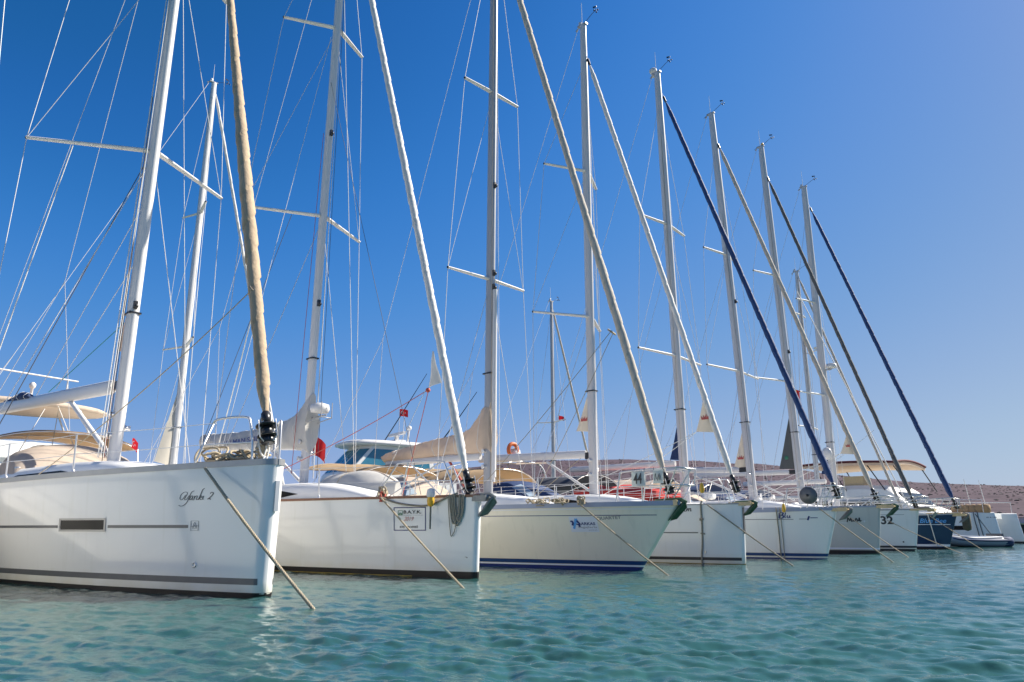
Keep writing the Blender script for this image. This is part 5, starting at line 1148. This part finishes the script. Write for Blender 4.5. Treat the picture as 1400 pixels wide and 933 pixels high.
# flybridge motor yacht behind the nearest sloop
O = (-16.2, 28.6); my = thing('motor_yacht', 'white flybridge motor yacht with a flat hardtop behind the nearest sloop', 'motorboat', (O[0], O[1], 0), R(45))
b = dict(L=15, B=4.4, fb0=1.9, fb1=1.4, rake=1.0, p=2.2, sm=7, wr=.84, rn=.06)
def local_boat(t, b, hm='white', off=5.5):
    h = hull_mb(b).build('hull', hm, t); h.location = (off, 0, 0); deck_mb(b).build('deck', 'deck', h); band(b, -.1, .1).build('boot_stripe', 'dkblue', h); rail_mb(b, .05, .04).build('toe_rail', 'deck', h); return h
local_boat(my, b)
def house(rows, parent, name, m):     # rows: (z, x_aft, x_fwd, half width)
    P = [[(xa, -w_, z), ((xa + xf) / 2, -w_ * 1.03, z), (xf - .3, -w_ * .92, z), (xf, -w_ * .5, z), (xf, w_ * .5, z), (xf - .3, w_ * .92, z), ((xa + xf) / 2, w_ * 1.03, z), (xa, w_, z)] for (z, xa, xf, w_) in rows]
    return MB().loft(P, 0, False).build(name, m, parent)
sa = house([(1.4, -6, 3.0, 1.9), (2.3, -6, 2.2, 1.85), (2.35, -6, 2.15, 1.87), (3.0, -5.6, .9, 1.7), (3.15, -6.4, .9, 1.8), (3.2, -6.4, .8, 1.8)], my, 'cabin', 'deck')
for sg in (-1, 1): MB().grid([[(x, sg * (1.93 - .12 * k), 2.45 + .4 * k) for k in (0, 1)] for x in (-5, -3, -1, .6)]).build('cabin_window', 'glass', sa)
house([(3.2, -5.6, .2, 1.6), (3.75, -5.6, -.3, 1.55)], my, 'flybridge', 'deck')
P = [[(-2.6 + 3.0 * math.cos(q) * k, 1.75 * math.sin(q) * k, z) for q in [2 * math.pi * j / 28 for j in range(28)]] for (k, z) in ((.96, 5.02), (1, 5.08), (1, 5.16), (.93, 5.24), (.5, 5.3), (.05, 5.31))]
ht = MB().loft(P).build('hardtop', 'beige', my)
for sg in (-1, 1):
    MB().prism([(-4.6, sg * 1.45, 3.7), (-3.8, sg * 1.45, 3.7), (-4.4, sg * 1.4, 5.05), (-5.0, sg * 1.4, 5.05)], (0, .12, 0)).build('arch_leg', 'deck', my); MB().tube([(-.3, sg * 1.4, 3.75), (-.9, sg * 1.35, 5.05)], .035, 6).build('hardtop_pole', 'steel', my)
MB().lathe([(.04, 0), (.05, .5), (.1, .55), (.12, .66), (.05, .74)], (-2.3, -.3, 5.3), 12).build('light_mast', 'whitealu', ht)
MB().tube([(-3.9, -.6, 6.35), (-.6, .6, 6.42)], .03, 6).tube([(-1.0, .45, 5.3), (-1.0, .45, 6.4)], .025, 6).tube([(-3.88, -.6, 6.35), (-3.85, -.6, 5.95)], .02, 5).build('antenna', 'wline', ht)
MB().lathe([(.28, 0), (.3, .08), (.2, .2), (.02, .24)], (-3.2, .5, 5.3), 16).build('radar_dome', 'whitealu', ht)
bimini(my, -5.6, -7.6, 3.2, 3.0, 3.0, 'tan', 'aft_awning', .15, zf=1.6)

# pilothouse motorboat behind the second sloop
O = (-6.6, 35.2); ph = thing('pilothouse_boat', 'white pilothouse motorboat with blue tinted windows behind the second sloop', 'motorboat', (O[0], O[1], 0), R(215)); ph.scale = (.95, .95, .99)
b = dict(L=12, B=3.9, fb0=1.9, fb1=1.4, rake=.9, p=2.1, sm=6, wr=.84, rn=.06); local_boat(ph, b, off=6)
lo = house([(1.4, -4, 3.4, 1.6), (2.9, -4, 2.4, 1.5), (2.95, -4, 2.35, 1.5)], ph, 'trunk_cabin', 'deck')
P = []
for (z, xa, xf, w_) in ((2.95, -2.8, 2.3, 1.45), (3.2, -2.8, 2.2, 1.45), (4.55, -2.6, .9, 1.32)): P.append([(xa, -w_, z), (xf - .35, -w_, z), (xf, -w_ * .6, z), (xf, w_ * .6, z), (xf - .35, w_, z), (xa, w_, z)])
pc = MB().loft(P, 0, False).build('pilothouse', 'deck', ph)
def lerp3(a, c, t): return tuple(a[i] + (c[i] - a[i]) * t for i in range(3))
lo_, hi_ = P[1], P[2]
for i, (u0, u1) in ((0, (.06, .46)), (0, (.52, .95)), (1, (.06, .94)), (2, (.04, .48)), (2, (.52, .96)), (3, (.06, .94)), (4, (.05, .48)), (4, (.54, .94))):
    a0, a1, c0, c1 = lo_[i], lo_[(i + 1) % 6], hi_[i], hi_[(i + 1) % 6]; n = (Vector(a1) - Vector(a0)).cross(Vector(c0) - Vector(a0)).normalized() * .012
    row = []
    for u in (u0, u1): l0, h0 = lerp3(a0, a1, u), lerp3(c0, c1, u); row.append([Vector(lerp3(l0, h0, .08)) + n, Vector(lerp3(l0, h0, .88)) + n])
    MB().grid(row).build('window_pane', 'blueglass' if i in (1, 2, 3) or (i in (0, 4) and u0 > .5 - .5 * (i == 4)) else 'clear', pc)
Pr = []
for (k, z) in ((.94, 4.55), (1, 4.6), (1, 4.68), (.9, 4.8), (.4, 4.88), (.03, 4.9)): Pr.append([(-.95 + 2.7 * k * math.copysign(abs(math.cos(q)) ** .6, math.cos(q)), 1.62 * k * math.copysign(abs(math.sin(q)) ** .6, math.sin(q)), z) for q in [2 * math.pi * j / 28 for j in range(28)]])
rf = MB().loft(Pr).build('roof', 'whitealu', ph)
MB().lathe([(.14, 0), (.1, .25), (.16, .3)], (-1.2, .2, 4.88), 12).box((-1.2, .2, 5.28), (.14, 1.7, .12)).build('radar_scanner', 'whitealu', rf)
MB().tube([(-2.0, -.2, 4.85), (-2.1, -.2, 5.6)], .05, 8).sphere((-2.1, -.2, 5.68), .13, nu=6, nv=10).build('light_mast', 'whitealu', rf); MB().tube([(-2.1, -.9, 4.85), (-2.15, -.9, 6.6)], .015, 5).build('antenna', 'whitealu', rf)
MB().box((-1.2, -.3, 4.92), (.6, 1.9, .1)).build('roof_rail', 'deck', rf)

for sg, pa, pb in ((-1, (-6.61, 35.0, 3.84), (-4.01, 34.2, 7.9)), (1, (-3.52, 35.3, 4.6), (-1.64, 34.2, 7.03))):
    qa, qb = [ph.matrix_basis.inverted() @ Vector(v) if False else Matrix.LocRotScale(Vector((O[0], O[1], 0)), ph.rotation_euler.to_quaternion(), ph.scale).inverted() @ Vector(v) for v in (pa, pb)]
    MB().tube([qa, qa.lerp(qb, .5) + Vector((0, 0, -.03)), qb], [.035, .026, .014], 6).build('outrigger', 'black', ph)
# dark skiff at the far right, below the hill
sk = thing('work_boat', 'small dark work boat moored near the far shore at the right edge', 'boat', (60.5, 90, 0), R(190))
b = dict(L=9, B=2.8, fb0=1.6, fb1=1.0, rake=.8, p=2, sm=4.5, wr=.8, rn=.05)
h = hull_mb(b).build('hull', 'boot', sk); h.location = (4, 0, 0); deck_mb(b).build('deck', 'teak', h); rail_mb(b, .1, .08).build('toe_rail', 'ytimber', h); house([(1.1, -3, .5, .9), (2.0, -3, .2, .85), (2.05, -3.2, .3, .95), (2.12, -3.2, .3, .95)], sk, 'wheelhouse', 'greyfab')

# ------------------------------------------------------------------ flags
flag('limp Turkish flag on a line right of the mast of the nearest sloop', (-7.19, 14.05, 2.50), .19, .19, R(-30), 'turkish', droop=.55)
flag('plain red flag drooping behind the sail cover of the second sloop', (-6.42, 24, 3.72), .42, .6, R(20), 'flagred', pole=.9, droop=.6)
flag('small Turkish flag flying above the pilothouse motorboat roof', (-5.35, 35.0, 6.35), .42, .34, R(5), 'turkish', pole=1.5, droop=.15)
flag('tiny red flag on the small grey mast far behind', (2.85, 45, 7.5), .35, .25, R(0), 'flagred', droop=.2)
flag('red and yellow flag beside the mast of the sloop with the number 32', (11.95, 31, 6.55), .30, .42, R(10), 'redyellow', droop=.15)
flag('Turkish flag at the left edge above the tan awning', (-18.15, 25.5, 4.30), .55, .42, R(-15), 'turkish', droop=.3)
